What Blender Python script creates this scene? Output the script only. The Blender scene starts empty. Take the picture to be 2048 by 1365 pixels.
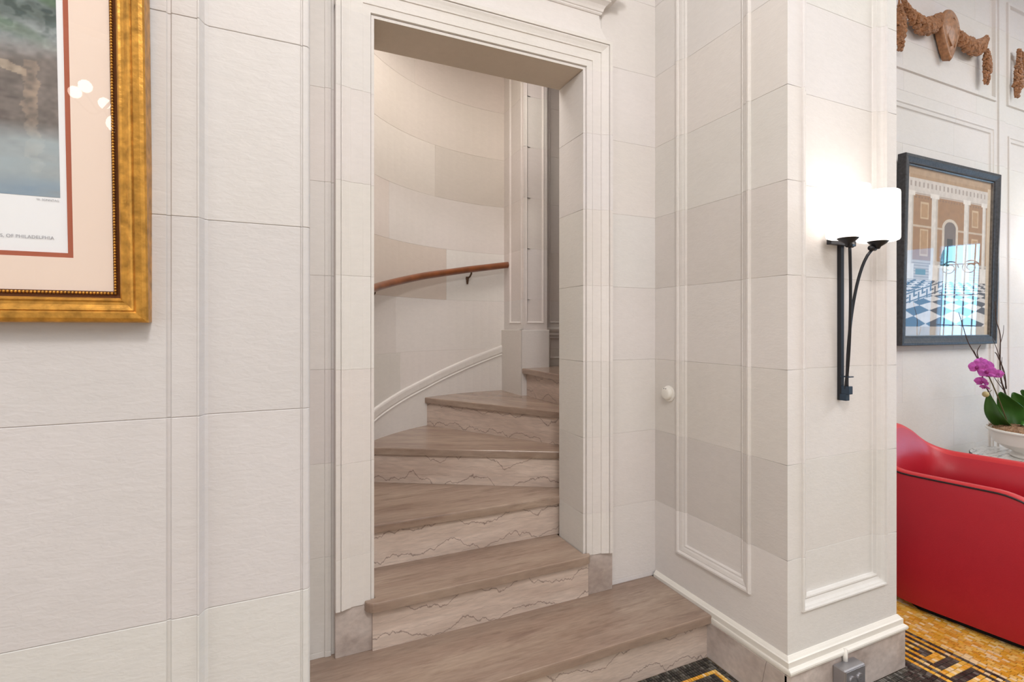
import bpy, math, random
import numpy as np
from mathutils import Vector, Matrix
random.seed(7)
rng = np.random.default_rng(5)
PI = math.pi
scn = bpy.context.scene
col = scn.collection

# ------------------------------------------------------------------ camera, world, lights, exposure
TH = 0.4213
cam = bpy.data.cameras.new('camera'); camo = bpy.data.objects.new('camera', cam); col.objects.link(camo)
camo.location = (0, 0, 1.345); camo.rotation_euler = (PI / 2, 0, -TH)
cam.sensor_width = 36; cam.lens = 1015 / 2048 * 36; cam.shift_y = -26.7 / 2048
cam.clip_start = 0.02; cam.clip_end = 60
scn.camera = camo
w = bpy.data.worlds.new('world'); scn.world = w; w.use_nodes = True
w.node_tree.nodes['Background'].inputs[0].default_value = (1.0, 0.97, 0.94, 1)
w.node_tree.nodes['Background'].inputs[1].default_value = 0.5
vs = scn.view_settings
vs.view_transform = 'Standard'; vs.look = 'None'; vs.gamma = 1; vs.use_curve_mapping = False
vs.exposure = -0.04
R0 = math.radians
def area(name, loc, size, power, color, rot=(0, 0, 0), size_y=None):
    l = bpy.data.lights.new(name, 'AREA'); l.energy = power; l.color = color; l.size = size
    if size_y: l.shape = 'RECTANGLE'; l.size_y = size_y
    o = bpy.data.objects.new(name, l); col.objects.link(o); o.location = loc; o.rotation_euler = rot
    return o
WARM = (1.0, 0.93, 0.85); NEUT = (0.955, 0.98, 1.0)
area('ceiling_key_light', (-2.3, -2.4, 4.02), 1.2, 22, NEUT)
area('ceiling_light_middle', (2.0, -2.8, 4.02), 2.2, 80, NEUT)
area('ceiling_light_right', (5.4, -0.9, 4.02), 2.2, 150, NEUT)
area('added_front_fill', (1.0, -7.6, 1.9), 5.0, 62, (0.93, 0.97, 1.0), rot=(PI / 2, 0, 0), size_y=3.2)  # added frontal fill light; there are no doors behind it
area('added_left_fill', (-3.3, -1.6, 2.1), 3.0, 45, (0.95, 0.98, 1.0), rot=(0, -PI / 2, 0), size_y=4.0)  # unseen fill added to brighten the faces turned left
def point(name, loc, power, color, r=0.05):
    l = bpy.data.lights.new(name, 'POINT'); l.energy = power; l.color = color; l.shadow_soft_size = r
    o = bpy.data.objects.new(name, l); col.objects.link(o); o.location = loc
    return o
area('stairwell_light', (0.95, 2.7, 4.45), 0.8, 8, (1.0, 0.86, 0.76))
area('stairwell_fill_light', (0.95, 2.42, 3.05), 0.9, 11, (1.0, 0.95, 0.90), rot=(R0(6), 0, 0), size_y=0.45)  # unseen fill added above the doorway to brighten the curved wall
point('added_key_light', (0.12, -0.45, 3.15), 125, (1.0, .98, .965), 0.22)  # added unseen key for the door niche; no fixture hangs here
point('lounge_wall_lamp', (5.35, 1.72, 1.95), 5, WARM, 0.09)

# ------------------------------------------------------------------ helpers
def lin(c):
    c = c / 255.0
    return c / 12.92 if c <= 0.04045 else ((c + 0.055) / 1.055) ** 2.4
def rgb(r, g, b): return (lin(r), lin(g), lin(b), 1.0)
MAT = {}
def newmat(name):
    m = bpy.data.materials.new(name); m.use_nodes = True; MAT[name] = m
    nt = m.node_tree; return m, nt, nt.nodes['Principled BSDF']
def N(nt, t, **k):
    n = nt.nodes.new(t)
    for a, b in k.items(): setattr(n, a, b)
    return n
def plain(name, c, rough=0.5, metal=0.0, spec=0.5, noise=0.0, nscale=20, bump=0.0, bscale=60, coat=0.0):
    m, nt, p = newmat(name)
    p.inputs['Base Color'].default_value = c; p.inputs['Roughness'].default_value = rough
    p.inputs['Metallic'].default_value = metal; p.inputs['Specular IOR Level'].default_value = spec
    p.inputs['Coat Weight'].default_value = coat
    tc = N(nt, 'ShaderNodeTexCoord')
    if noise:
        n = N(nt, 'ShaderNodeTexNoise'); n.inputs['Scale'].default_value = nscale; n.inputs['Detail'].default_value = 5
        nt.links.new(tc.outputs['Object'], n.inputs['Vector'])
        mr = N(nt, 'ShaderNodeMapRange'); mr.inputs['From Min'].default_value = .3; mr.inputs['From Max'].default_value = .7
        mr.inputs['To Min'].default_value = 1 - noise; mr.inputs['To Max'].default_value = 1 + noise
        nt.links.new(n.outputs['Fac'], mr.inputs['Value'])
        mx = N(nt, 'ShaderNodeVectorMath', operation='SCALE'); mx.inputs[0].default_value = c[:3]
        nt.links.new(mr.outputs[0], mx.inputs['Scale']); nt.links.new(mx.outputs[0], p.inputs['Base Color'])
    if bump:
        b = N(nt, 'ShaderNodeBump'); b.inputs['Strength'].default_value = bump; b.inputs['Distance'].default_value = .002
        n = N(nt, 'ShaderNodeTexNoise'); n.inputs['Scale'].default_value = bscale; n.inputs['Detail'].default_value = 4
        nt.links.new(tc.outputs['Object'], n.inputs['Vector'])
        nt.links.new(n.outputs['Fac'], b.inputs['Height']); nt.links.new(b.outputs[0], p.inputs['Normal'])
    return m

def limestone():
    m, nt, p = newmat('limestone'); L = nt.links.new
    tc = N(nt, 'ShaderNodeTexCoord'); oi = N(nt, 'ShaderNodeObjectInfo')
    base = rgb(222, 218, 216)
    n1 = N(nt, 'ShaderNodeTexNoise'); n1.inputs['Scale'].default_value = 2.3; n1.inputs['Detail'].default_value = 4
    n2 = N(nt, 'ShaderNodeTexNoise'); n2.inputs['Scale'].default_value = 26; n2.inputs['Detail'].default_value = 6; n2.inputs['Roughness'].default_value = .7
    mp = N(nt, 'ShaderNodeMapping'); mp.inputs['Scale'].default_value = (1, 1, 2.6)
    L(tc.outputs['Object'], mp.inputs[0]); L(tc.outputs['Object'], n1.inputs['Vector']); L(mp.outputs[0], n2.inputs['Vector'])
    r1 = N(nt, 'ShaderNodeValToRGB'); r1.color_ramp.elements[0].position = .3; r1.color_ramp.elements[1].position = .7
    r1.color_ramp.elements[0].color = (.955, .95, .935, 1); r1.color_ramp.elements[1].color = (1.01, 1.0, 1.0, 1)
    L(n1.outputs['Fac'], r1.inputs[0])
    r2 = N(nt, 'ShaderNodeMapRange'); r2.inputs['From Min'].default_value = .3; r2.inputs['From Max'].default_value = .7
    r2.inputs['To Min'].default_value = .965; r2.inputs['To Max'].default_value = 1.02
    L(n2.outputs['Fac'], r2.inputs[0])
    a = N(nt, 'ShaderNodeVectorMath', operation='MULTIPLY'); a.inputs[1].default_value = base[:3]; L(r1.outputs[0], a.inputs[0])
    b = N(nt, 'ShaderNodeVectorMath', operation='MULTIPLY'); L(a.outputs[0], b.inputs[0]); L(oi.outputs['Color'], b.inputs[1])
    c = N(nt, 'ShaderNodeVectorMath', operation='SCALE'); L(b.outputs[0], c.inputs[0]); L(r2.outputs[0], c.inputs['Scale'])
    L(c.outputs[0], p.inputs['Base Color']); p.inputs['Roughness'].default_value = .62; p.inputs['Specular IOR Level'].default_value = .25
    n3 = N(nt, 'ShaderNodeTexNoise'); n3.inputs['Scale'].default_value = 55; n3.inputs['Detail'].default_value = 6; n3.inputs['Distortion'].default_value = .6
    L(mp.outputs[0], n3.inputs['Vector'])
    bp = N(nt, 'ShaderNodeBump'); bp.inputs['Strength'].default_value = .32; bp.inputs['Distance'].default_value = .002
    L(n3.outputs['Fac'], bp.inputs['Height']); L(bp.outputs[0], p.inputs['Normal'])
limestone()

def marble(name, c_lo, c_hi, c_streak, vein_col, vein_w, stretch, rough, streak_amt, vein_scale=2.2, wear=0.0, line=False):
    m, nt, p = newmat(name); L = nt.links.new
    tc = N(nt, 'ShaderNodeTexCoord')
    mp = N(nt, 'ShaderNodeMapping'); mp.inputs['Scale'].default_value = stretch; L(tc.outputs['Object'], mp.inputs[0])
    n1 = N(nt, 'ShaderNodeTexNoise'); n1.inputs['Scale'].default_value = 3.0; n1.inputs['Detail'].default_value = 7; n1.inputs['Distortion'].default_value = .4
    L(mp.outputs[0], n1.inputs['Vector'])
    r = N(nt, 'ShaderNodeValToRGB'); r.color_ramp.elements[0].position = .32; r.color_ramp.elements[1].position = .68
    r.color_ramp.elements[0].color = c_lo; r.color_ramp.elements[1].color = c_hi; L(n1.outputs['Fac'], r.inputs[0])
    n2 = N(nt, 'ShaderNodeTexNoise'); n2.inputs['Scale'].default_value = 7.0; n2.inputs['Detail'].default_value = 8; n2.inputs['Roughness'].default_value = .65
    L(mp.outputs[0], n2.inputs['Vector'])
    r2 = N(nt, 'ShaderNodeValToRGB'); r2.color_ramp.elements[0].position = .52; r2.color_ramp.elements[1].position = .66
    r2.color_ramp.elements[0].color = (0, 0, 0, 1); r2.color_ramp.elements[1].color = (1, 1, 1, 1); L(n2.outputs['Fac'], r2.inputs[0])
    sc = N(nt, 'ShaderNodeMath', operation='MULTIPLY'); sc.inputs[1].default_value = streak_amt; L(r2.outputs[0], sc.inputs[0])
    mx = N(nt, 'ShaderNodeMix', data_type='RGBA'); L(sc.outputs[0], mx.inputs['Factor']); L(r.outputs[0], mx.inputs[6]); mx.inputs[7].default_value = c_streak
    cur = mx.outputs[2]
    # fine light flecks along the bedding
    n4 = N(nt, 'ShaderNodeTexNoise'); n4.inputs['Scale'].default_value = 34; n4.inputs['Detail'].default_value = 3; L(mp.outputs[0], n4.inputs['Vector'])
    r4 = N(nt, 'ShaderNodeMapRange'); r4.inputs['From Min'].default_value = .35; r4.inputs['From Max'].default_value = .75
    r4.inputs['To Min'].default_value = .93; r4.inputs['To Max'].default_value = 1.13; L(n4.outputs['Fac'], r4.inputs[0])
    s4 = N(nt, 'ShaderNodeVectorMath', operation='SCALE'); L(cur, s4.inputs[0]); L(r4.outputs[0], s4.inputs['Scale']); cur = s4.outputs[0]
    if vein_w > 0:
        for k, (sc_, wv, off) in enumerate(((vein_scale, vein_w, 0.0), (vein_scale * 1.7, vein_w * .6, 3.3))):
            m3 = N(nt, 'ShaderNodeMapping'); m3.inputs['Scale'].default_value = (stretch[0], stretch[1], stretch[2]); m3.inputs['Location'].default_value = (off, off, off * 1.7)
            L(tc.outputs['Object'], m3.inputs[0])
            n3 = N(nt, 'ShaderNodeTexNoise'); n3.inputs['Scale'].default_value = sc_; n3.inputs['Detail'].default_value = 6; n3.inputs['Roughness'].default_value = .55
            L(m3.outputs[0], n3.inputs['Vector'])
            src = n3.outputs['Fac']
            if line:      # wandering bedding lines: fract(z * k + noise)
                n3.inputs['Scale'].default_value = 4.0 + 1.5 * k; n3.inputs['Detail'].default_value = 7; n3.inputs['Roughness'].default_value = .58
                m3.inputs['Scale'].default_value = (1, 1, .4)
                sx = N(nt, 'ShaderNodeSeparateXYZ'); L(tc.outputs['Object'], sx.inputs[0])
                ma = N(nt, 'ShaderNodeMath', operation='MULTIPLY'); ma.inputs[1].default_value = sc_ * (1 + .5 * k); L(sx.outputs['Z'], ma.inputs[0])
                mb2 = N(nt, 'ShaderNodeMath', operation='MULTIPLY_ADD'); mb2.inputs[1].default_value = 2.6; L(n3.outputs['Fac'], mb2.inputs[0]); L(ma.outputs[0], mb2.inputs[2])
                fr2 = N(nt, 'ShaderNodeMath', operation='FRACT'); L(mb2.outputs[0], fr2.inputs[0]); src = fr2.outputs[0]
            sub = N(nt, 'ShaderNodeMath', operation='SUBTRACT'); sub.inputs[1].default_value = .5; L(src, sub.inputs[0])
            ab = N(nt, 'ShaderNodeMath', operation='ABSOLUTE'); L(sub.outputs[0], ab.inputs[0])
            mr = N(nt, 'ShaderNodeMapRange'); mr.inputs['From Min'].default_value = 0; mr.inputs['From Max'].default_value = wv
            mr.inputs['To Min'].default_value = .75 - .3 * k; mr.inputs['To Max'].default_value = 0; L(ab.outputs[0], mr.inputs[0])
            mv = N(nt, 'ShaderNodeMix', data_type='RGBA'); L(mr.outputs[0], mv.inputs['Factor']); L(cur, mv.inputs[6]); mv.inputs[7].default_value = vein_col
            cur = mv.outputs[2]
    L(cur, p.inputs['Base Color']); p.inputs['Roughness'].default_value = rough
    bp = N(nt, 'ShaderNodeBump'); bp.inputs['Strength'].default_value = .15; bp.inputs['Distance'].default_value = .002
    L(n4.outputs['Fac'], bp.inputs['Height']); L(bp.outputs[0], p.inputs['Normal'])
marble('tread_marble', rgb(142, 119, 105), rgb(168, 148, 132), rgb(112, 86, 74), rgb(80, 58, 50), 0.0, (.5, 3.0, 2.0), .2, .42)
marble('riser_marble', rgb(188, 167, 153), rgb(216, 198, 185), rgb(172, 150, 136), rgb(98, 76, 68), .03, (.5, .5, 3.2), .36, .3, vein_scale=9.0, line=True)
marble('base_marble', rgb(168, 152, 143), rgb(206, 194, 187), rgb(142, 124, 114), rgb(110, 95, 88), 0.0, (1.2, 1.2, 1.6), .4, .35)
marble('table_marble', rgb(225, 222, 218), rgb(240, 238, 234), rgb(200, 196, 190), rgb(60, 56, 55), .02, (.8, 3.2, 1), .15, .3, vein_scale=2.0)
plain('white_paint', rgb(228, 223, 215), .45, noise=.02, nscale=9, bump=.15, bscale=90)
plain('plaster', rgb(206, 206, 206), .8)
plain('gold_leaf', rgb(186, 134, 58), .40, metal=.75, noise=.35, nscale=60, bump=.5, bscale=90)
plain('gold_dark', rgb(92, 50, 14), .5, metal=.6)
plain('mat_board', rgb(226, 206, 192), .85)
plain('rust_bevel', rgb(160, 84, 58), .7)
plain('paper', rgb(228, 228, 230), .8)
plain('ink', rgb(150, 150, 155), .8)
plain('frame_black', rgb(50, 49, 52), .5, metal=.0, noise=.45, nscale=60, bump=.5, bscale=120)
plain('frame_silver', rgb(120, 116, 112), .35, metal=.8, noise=.3, nscale=50)
plain('iron', rgb(48, 48, 52), .38, metal=.6)
plain('iron_blue', rgb(52, 66, 82), .3, metal=.5)
plain('leather', rgb(176, 30, 44), .42, spec=.45, noise=.05, nscale=5, bump=.25, bscale=260)
plain('leather_rim', rgb(196, 48, 52), .42, spec=.45, bump=.25, bscale=260)
plain('black_piping', rgb(22, 18, 20), .4)
plain('rail_wood', rgb(120, 66, 32), .3, noise=.25, nscale=14, coat=.3)
plain('bronze', rgb(88, 66, 48), .4, metal=.6)
plain('ceramic', rgb(236, 233, 226), .28, noise=.02, nscale=5)
plain('moss', rgb(150, 116, 88), .95, noise=.45, nscale=70)
plain('leaf_green', rgb(56, 100, 36), .35, noise=.25, nscale=8)
plain('petal', rgb(196, 92, 182), .55, noise=.25, nscale=60)
plain('petal_dark', rgb(140, 30, 110), .5)
plain('bud', rgb(186, 170, 120), .6)
plain('twig', rgb(72, 50, 42), .7)
plain('stem_green', rgb(96, 84, 50), .6)
plain('black_metal', rgb(40, 36, 36), .4, metal=.5)
plain('carved_wood', rgb(158, 112, 78), .42, noise=.32, nscale=45, bump=.6, bscale=60)
plain('galvanized', rgb(168, 166, 170), .35, metal=.75, noise=.06, nscale=12)
plain('slot_dark', rgb(90, 86, 88), .6)
plain('grout', rgb(52, 38, 24), .9)
plain('ceiling_white', rgb(228, 228, 228), .8)
plain('hex_red', rgb(120, 60, 56), .7)
plain('hex_gold', rgb(214, 186, 140), .6)
plain('iron_grille', rgb(30, 34, 34), .5)
plain('gap_shade', rgb(18, 14, 13), .9)
def emit(name, c, s):
    m, nt, p = newmat(name)
    p.inputs['Base Color'].default_value = c; p.inputs['Emission Color'].default_value = c; p.inputs['Emission Strength'].default_value = s
    p.inputs['Roughness'].default_value = .25
emit('opal_glass', rgb(255, 250, 244), 1.45)
emit('bulb', rgb(255, 246, 232), 14)
emit('sky_glow', rgb(150, 210, 255), 13)
emit('sky_dim', rgb(120, 185, 235), 3.2)
def attrmat(name, attr, rough=.6):
    m, nt, p = newmat(name)
    a = N(nt, 'ShaderNodeAttribute', attribute_name=attr); nt.links.new(a.outputs['Color'], p.inputs['Base Color']); p.inputs['Roughness'].default_value = rough
attrmat('print_ink', 'ink', .75)
attrmat('tessera_mass', 'ink', .3)
m, nt, p = newmat('tessera'); oi = N(nt, 'ShaderNodeObjectInfo'); nt.links.new(oi.outputs['Color'], p.inputs['Base Color']); p.inputs['Roughness'].default_value = .28
m, nt, p = newmat('glass_pane')
nt.nodes.remove(p); tr = N(nt, 'ShaderNodeBsdfTransparent'); gl = N(nt, 'ShaderNodeBsdfGlossy'); gl.inputs['Roughness'].default_value = .01
fr = N(nt, 'ShaderNodeFresnel'); 
geo = N(nt, 'ShaderNodeNewGeometry'); mrr = N(nt, 'ShaderNodeMapRange'); mrr.inputs['To Min'].default_value = 1.5; mrr.inputs['To Max'].default_value = 1 / 1.5
nt.links.new(geo.outputs['Backfacing'], mrr.inputs['Value']); nt.links.new(mrr.outputs[0], fr.inputs['IOR']); ms = N(nt, 'ShaderNodeMixShader')
nt.links.new(fr.outputs[0], ms.inputs[0]); nt.links.new(tr.outputs[0], ms.inputs[1]); nt.links.new(gl.outputs[0], ms.inputs[2])
nt.links.new(ms.outputs[0], nt.nodes['Material Output'].inputs[0])
# mosaic seen beyond the built tesserae
m, nt, p = newmat('mosaic_floor'); L = nt.links.new
tc = N(nt, 'ShaderNodeTexCoord'); mp = N(nt, 'ShaderNodeMapping'); mp.inputs['Rotation'].default_value = (0, 0, PI / 2)
bk = N(nt, 'ShaderNodeTexBrick'); bk.inputs['Scale'].default_value = 1; bk.inputs['Brick Width'].default_value = .022; bk.inputs['Row Height'].default_value = .0145
bk.inputs['Mortar Size'].default_value = .0008; bk.inputs['Color1'].default_value = rgb(206, 170, 110); bk.inputs['Color2'].default_value = rgb(120, 112, 100); bk.inputs['Mortar'].default_value = rgb(90, 66, 34)
L(tc.outputs['Object'], mp.inputs[0]); L(mp.outputs[0], bk.inputs['Vector']); L(bk.outputs['Color'], p.inputs['Base Color']); p.inputs['Roughness'].default_value = .35

def tag(o, label=None, cat=None, group=None, kind=None):
    if label: o['label'] = label
    if cat: o['category'] = cat
    if group: o['group'] = group
    if kind: o['kind'] = kind
    return o
def wloc(o):
    v = Vector((0, 0, 0))
    while o is not None: v = v + o.location; o = o.parent
    return v
def empty(name, loc, label, cat, rot=(0, 0, 0), group=None):
    o = bpy.data.objects.new(name, None); col.objects.link(o); o.location = loc; o.rotation_euler = rot; o.empty_display_size = .1
    return tag(o, label, cat, group)
def mesh(name, V, F, mat, parent=None, loc=None, rot=0.0, smooth=False, world=True, tone=None, mats=None, fm=None):
    """V in world coordinates (world=True) or in the parent's own frame"""
    V = [tuple(v) for v in V]
    if loc is None: loc = (0, 0, 0)
    if world and (rot or tuple(loc) != (0, 0, 0)):
        c, s = math.cos(-rot), math.sin(-rot)
        V = [((x - loc[0]) * c - (y - loc[1]) * s, (x - loc[0]) * s + (y - loc[1]) * c, z - loc[2]) for x, y, z in V]
    me = bpy.data.meshes.new(name); me.from_pydata(V, [], F)
    for mm in (mats or [mat]): me.materials.append(MAT[mm])
    if fm: me.polygons.foreach_set('material_index', fm)
    if smooth: me.polygons.foreach_set('use_smooth', [True] * len(me.polygons))
    me.update()
    o = bpy.data.objects.new(name, me); col.objects.link(o)
    if parent is not None:
        o.parent = parent
        o.location = Vector(loc) - wloc(parent) if world else Vector(loc)
    else: o.location = loc
    o.rotation_euler = (0, 0, rot)
    if tone is not None: o.color = (tone[0], tone[1], tone[2], 1)
    return o
class MB:
    def __init__(s): s.V = []; s.F = []; s.M = []
    def add(s, V, F, m=0):
        n = len(s.V); s.V += [tuple(v) for v in V]; s.F += [tuple(i + n for i in f) for f in F]; s.M += [m] * len(F); return s
    def box(s, x0, x1, y0, y1, z0, z1, m=0, b=0.0):
        if b <= 0:
            V = [(x, y, z) for z in (z0, z1) for y in (y0, y1) for x in (x0, x1)]
            F = [(0, 2, 3, 1), (4, 5, 7, 6), (0, 1, 5, 4), (2, 6, 7, 3), (0, 4, 6, 2), (1, 3, 7, 5)]
            return s.add(V, F, m)
        # bevelled box: two prisms of chamfered outline
        V = []
        for (zz, i) in ((z0, b), (z0 + b, 0), (z1 - b, 0), (z1, b)):
            a0, a1, c0, c1 = x0 + i, x1 - i, y0 + i, y1 - i
            k = b * .7
            V += [(a0 + k, c0, zz), (a1 - k, c0, zz), (a1, c0 + k, zz), (a1, c1 - k, zz), (a1 - k, c1, zz), (a0 + k, c1, zz), (a0, c1 - k, zz), (a0, c0 + k, zz)]
        F = [tuple(reversed(range(8))), tuple(range(24, 32))]
        for r in range(3):
            for j in range(8): F.append((r * 8 + j, r * 8 + (j + 1) % 8, r * 8 + 8 + (j + 1) % 8, r * 8 + 8 + j))
        return s.add(V, F, m)
    def prism(s, pts, z0, z1, m=0, cham=0.0):
        """vertical prism of a ccw outline; top edge rounded by cham"""
        n = len(pts); rings = [(z0, 0)]
        if cham: rings += [(z1 - cham, 0), (z1 - cham * .3, cham * .25), (z1, cham)]
        else: rings += [(z1, 0)]
        V = []
        P = [Vector(q) for q in pts]
        for zz, ins in rings:
            for i in range(n):
                a, b, c = P[i - 1], P[i], P[(i + 1) % n]
                d1 = (b - a).normalized() if (b - a).length > 1e-9 else Vector((1, 0)); d2 = (c - b).normalized() if (c - b).length > 1e-9 else d1
                n1 = Vector((-d1.y, d1.x)); n2 = Vector((-d2.y, d2.x)); k = n1 + n2
                k = k / max(k.length_squared, .3) * 2 * .5 * 2 if k.length > 1e-6 else n1
                q = b + (k * .5 * 1.0) * ins * 1.0 if ins else b
                V.append((q.x, q.y, zz))
        F = [tuple(reversed(range(n))), tuple(range((len(rings) - 1) * n, len(rings) * n))]
        for r in range(len(rings) - 1):
            for j in range(n): F.append((r * n + j, r * n + (j + 1) % n, (r + 1) * n + (j + 1) % n, (r + 1) * n + j))
        return s.add(V, F, m)
    def lathe(s, prof, cx=0, cy=0, n=32, m=0, close=True):
        V = []; F = []
        for r, z in prof:
            for i in range(n): a = 2 * PI * i / n; V.append((cx + r * math.cos(a), cy + r * math.sin(a), z))
        for k in range(len(prof) - 1):
            for i in range(n): F.append((k * n + i, k * n + (i + 1) % n, (k + 1) * n + (i + 1) % n, (k + 1) * n + i))
        if close:
            F.append(tuple(reversed(range(n)))); F.append(tuple((len(prof) - 1) * n + i for i in range(n)))
        return s.add(V, F, m)
    def tube(s, pts, rad, n=8, m=0, flat=1.0):
        P = [Vector(q) for q in pts]; V = []; F = []
        R = rad if isinstance(rad, (list, tuple)) else [rad] * len(P)
        up = None
        for i, q in enumerate(P):
            t = (P[min(i + 1, len(P) - 1)] - P[max(i - 1, 0)]).normalized()
            if up is None: up = Vector((0, 0, 1)) if abs(t.z) < .9 else Vector((1, 0, 0))
            a = t.cross(up).normalized(); b = a.cross(t).normalized(); up = b
            for j in range(n):
                g = 2 * PI * j / n; V.append(q + a * math.cos(g) * R[i] + b * math.sin(g) * R[i] * flat)
        for i in range(len(P) - 1):
            for j in range(n): F.append((i * n + j, i * n + (j + 1) % n, (i + 1) * n + (j + 1) % n, (i + 1) * n + j))
        F.append(tuple(reversed(range(n)))); F.append(tuple((len(P) - 1) * n + j for j in range(n)))
        return s.add(V, F, m)
    def blob(s, c, r, m=0, n=7, sq=(1, 1, 1), jit=0.0):
        V = []; F = []; k = n // 2 + 1
        for i in range(k + 1):
            ph = PI * i / k
            for j in range(n):
                a = 2 * PI * j / n + i * .4; q = 1 + (random.random() - .5) * jit
                V.append((c[0] + r * sq[0] * math.sin(ph) * math.cos(a) * q, c[1] + r * sq[1] * math.sin(ph) * math.sin(a) * q, c[2] + r * sq[2] * math.cos(ph) * q))
        for i in range(k):
            for j in range(n): F.append((i * n + j, (i + 1) * n + j, (i + 1) * n + (j + 1) % n, i * n + (j + 1) % n))
        return s.add(V, F, m)
    def grid(s, rows, m=0, closed=False):
        n = len(rows[0]); V = [p for r in rows for p in r]; F = []
        for i in range(len(rows) - 1):
            for j in range(n if closed else n - 1): F.append((i * n + j, i * n + (j + 1) % n, (i + 1) * n + (j + 1) % n, (i + 1) * n + j))
        return s.add(V, F, m)
    def out(s, name, mat, parent=None, **k):
        mats = mat if isinstance(mat, (list, tuple)) else [mat]
        return mesh(name, s.V, s.F, None, parent, mats=mats, fm=s.M if len(mats) > 1 else None, **k)
def spline(pts, n):
    P = [Vector(p) for p in pts]; P = [P[0] * 2 - P[1]] + P + [P[-1] * 2 - P[-2]]; out = []
    for i in range(1, len(P) - 2):
        for k in range(n):
            t = k / n; a, b, c, d = P[i - 1:i + 3]
            out.append(.5 * ((2 * b) + (-a + c) * t + (2 * a - 5 * b + 4 * c - d) * t * t + (-a + 3 * b - 3 * c + d) * t ** 3))
    out.append(P[-2]); return out

# ---- carved ashlar: one block = a height field with eased edges and returns into the joint
def interp(x, prof):
    if x <= prof[0][0]: return prof[0][1]
    for (a, da), (b, db) in zip(prof, prof[1:]):
        if x <= b: return da + (db - da) * (x - a) / max(b - a, 1e-9)
    return prof[-1][1]
def rect_depth(panels):
    def d(u, z):
        t = 0
        for (u0, u1, z0, z1, prof, base) in panels:
            k = min(u - u0, u1 - u, z - z0, z1 - z)
            if k > 0: t += interp(k, prof) - base
        return t
    return d
def rect_breaks(panels):
    U = []; Z = []
    for (u0, u1, z0, z1, prof, base) in panels:
        for k, _ in prof:
            k = max(k, 1e-5); U += [u0 + k, u1 - k]; Z += [z0 + k, z1 - k]
        U += [u0, u1]; Z += [z0, z1]
    return U, Z
def block(parent, mp, u0, u1, z0, z1, depth=None, ub=(), zb=(), tone=(1, 1, 1), gap=.00015, ch=.0012, name='stone_block', mat='limestone', step=None, gu=(1, 1), gz=(1, 1), mit=(0, 0, 0, 0)):
    ul, uh = u0 + gap * gu[0], u1 - gap * gu[1]; zl, zh = z0 + gap * gz[0], z1 - gap * gz[1]
    def brk(lo, hi, extra, st):
        L_ = {round(lo, 6), round(hi, 6), round(lo + ch, 6), round(hi - ch, 6)}
        for e in extra:
            if lo + ch * 1.2 < e < hi - ch * 1.2: L_.add(round(e, 6))
        if st:
            n = max(1, int((hi - lo) / st))
            for i in range(1, n):
                e = lo + (hi - lo) * i / n
                if lo + ch * 2 < e < hi - ch * 2: L_.add(round(e, 6))
        L_ = sorted(L_); o = [L_[0]]
        for a in L_[1:]:
            if a - o[-1] > 2e-5: o.append(a)
        return o
    us = brk(ul, uh, ub, step); zs = brk(zl, zh, zb, None)
    nu, nz = len(us), len(zs); D = np.zeros((nz, nu)); V = []
    eps = 4e-6
    for j, z in enumerate(zs):
        for i, u in enumerate(us):
            dd = depth(u, z) if depth else 0
            if (i == 0 and gu[0]) or (i == nu - 1 and gu[1]) or (j == 0 and gz[0]) or (j == nz - 1 and gz[1]): dd -= ch
            D[j, i] = dd; V.append(mp(u, z, dd))
    F = []
    flip = None
    a, b, c = Vector(V[0]), Vector(V[nu - 1]), Vector(V[(nz - 1) * nu])
    nrm = (b - a).cross(c - a); outw = Vector(mp(us[0], zs[0], 1)) - Vector(mp(us[0], zs[0], 0)); flip = nrm.dot(outw) < 0
    for j in range(nz - 1):
        for i in range(nu - 1):
            p00, p10, p11, p01 = j * nu + i, j * nu + i + 1, (j + 1) * nu + i + 1, (j + 1) * nu + i
            if abs(D[j, i] + D[j + 1, i + 1] - D[j + 1, i] - D[j, i + 1]) < 1e-6: fs = [(p00, p10, p11, p01)]
            elif abs(D[j, i + 1] - D[j + 1, i]) < 1e-6 : fs = [(p00, p10, p11), (p00, p11, p01)]
            else: fs = [(p00, p10, p01), (p10, p11, p01)]
            F += [tuple(reversed(f)) if flip else f for f in fs]
    ring = [i for i in range(nu)] + [j * nu + nu - 1 for j in range(1, nz)] + [(nz - 1) * nu + i for i in range(nu - 2, -1, -1)] + [j * nu for j in range(nz - 2, 0, -1)]
    n0 = len(V)
    for k in ring:
        j, i = divmod(k, nu); uu, zz = us[i], zs[j]
        if i == 0: uu += mit[0]
        if i == nu - 1: uu -= mit[1]
        if j == 0: zz += mit[2]
        if j == nz - 1: zz -= mit[3]
        V.append(mp(uu, zz, -.05))
    for k in range(len(ring)):
        a, b = ring[k], ring[(k + 1) % len(ring)]; c, d = n0 + (k + 1) % len(ring), n0 + k
        f = (a, d, c, b); F.append(tuple(reversed(f)) if flip else f)
    t = [x * (1 + random.uniform(-.012, .012)) for x in tone]
    return mesh(name, V, F, mat, parent, tone=t)

Z0 = 0.201; DZ = 0.332
def zj(n): return Z0 + DZ * n
CEIL = 4.18
TOPN = 12
def course_z(n): return zj(n), min(zj(n + 1), CEIL)

# ------------------------------------------------------------------ setting
def struct(o): return tag(o, kind='structure')
floor = struct(MB().box(-3.6, 8.2, -8.2, 4.2, -.2, -.0045).out('floor', 'mosaic_floor'))
ceiling = struct(MB().box(-3.6, 8.2, -8.2, 2.0, CEIL, CEIL + .15).out('ceiling', 'ceiling_white'))
stairceil = struct(MB().box(-.2, 3.2, 2.11, 3.9, CEIL + .4, CEIL + .5).out('ceiling_stairwell', 'ceiling_white'))

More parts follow.
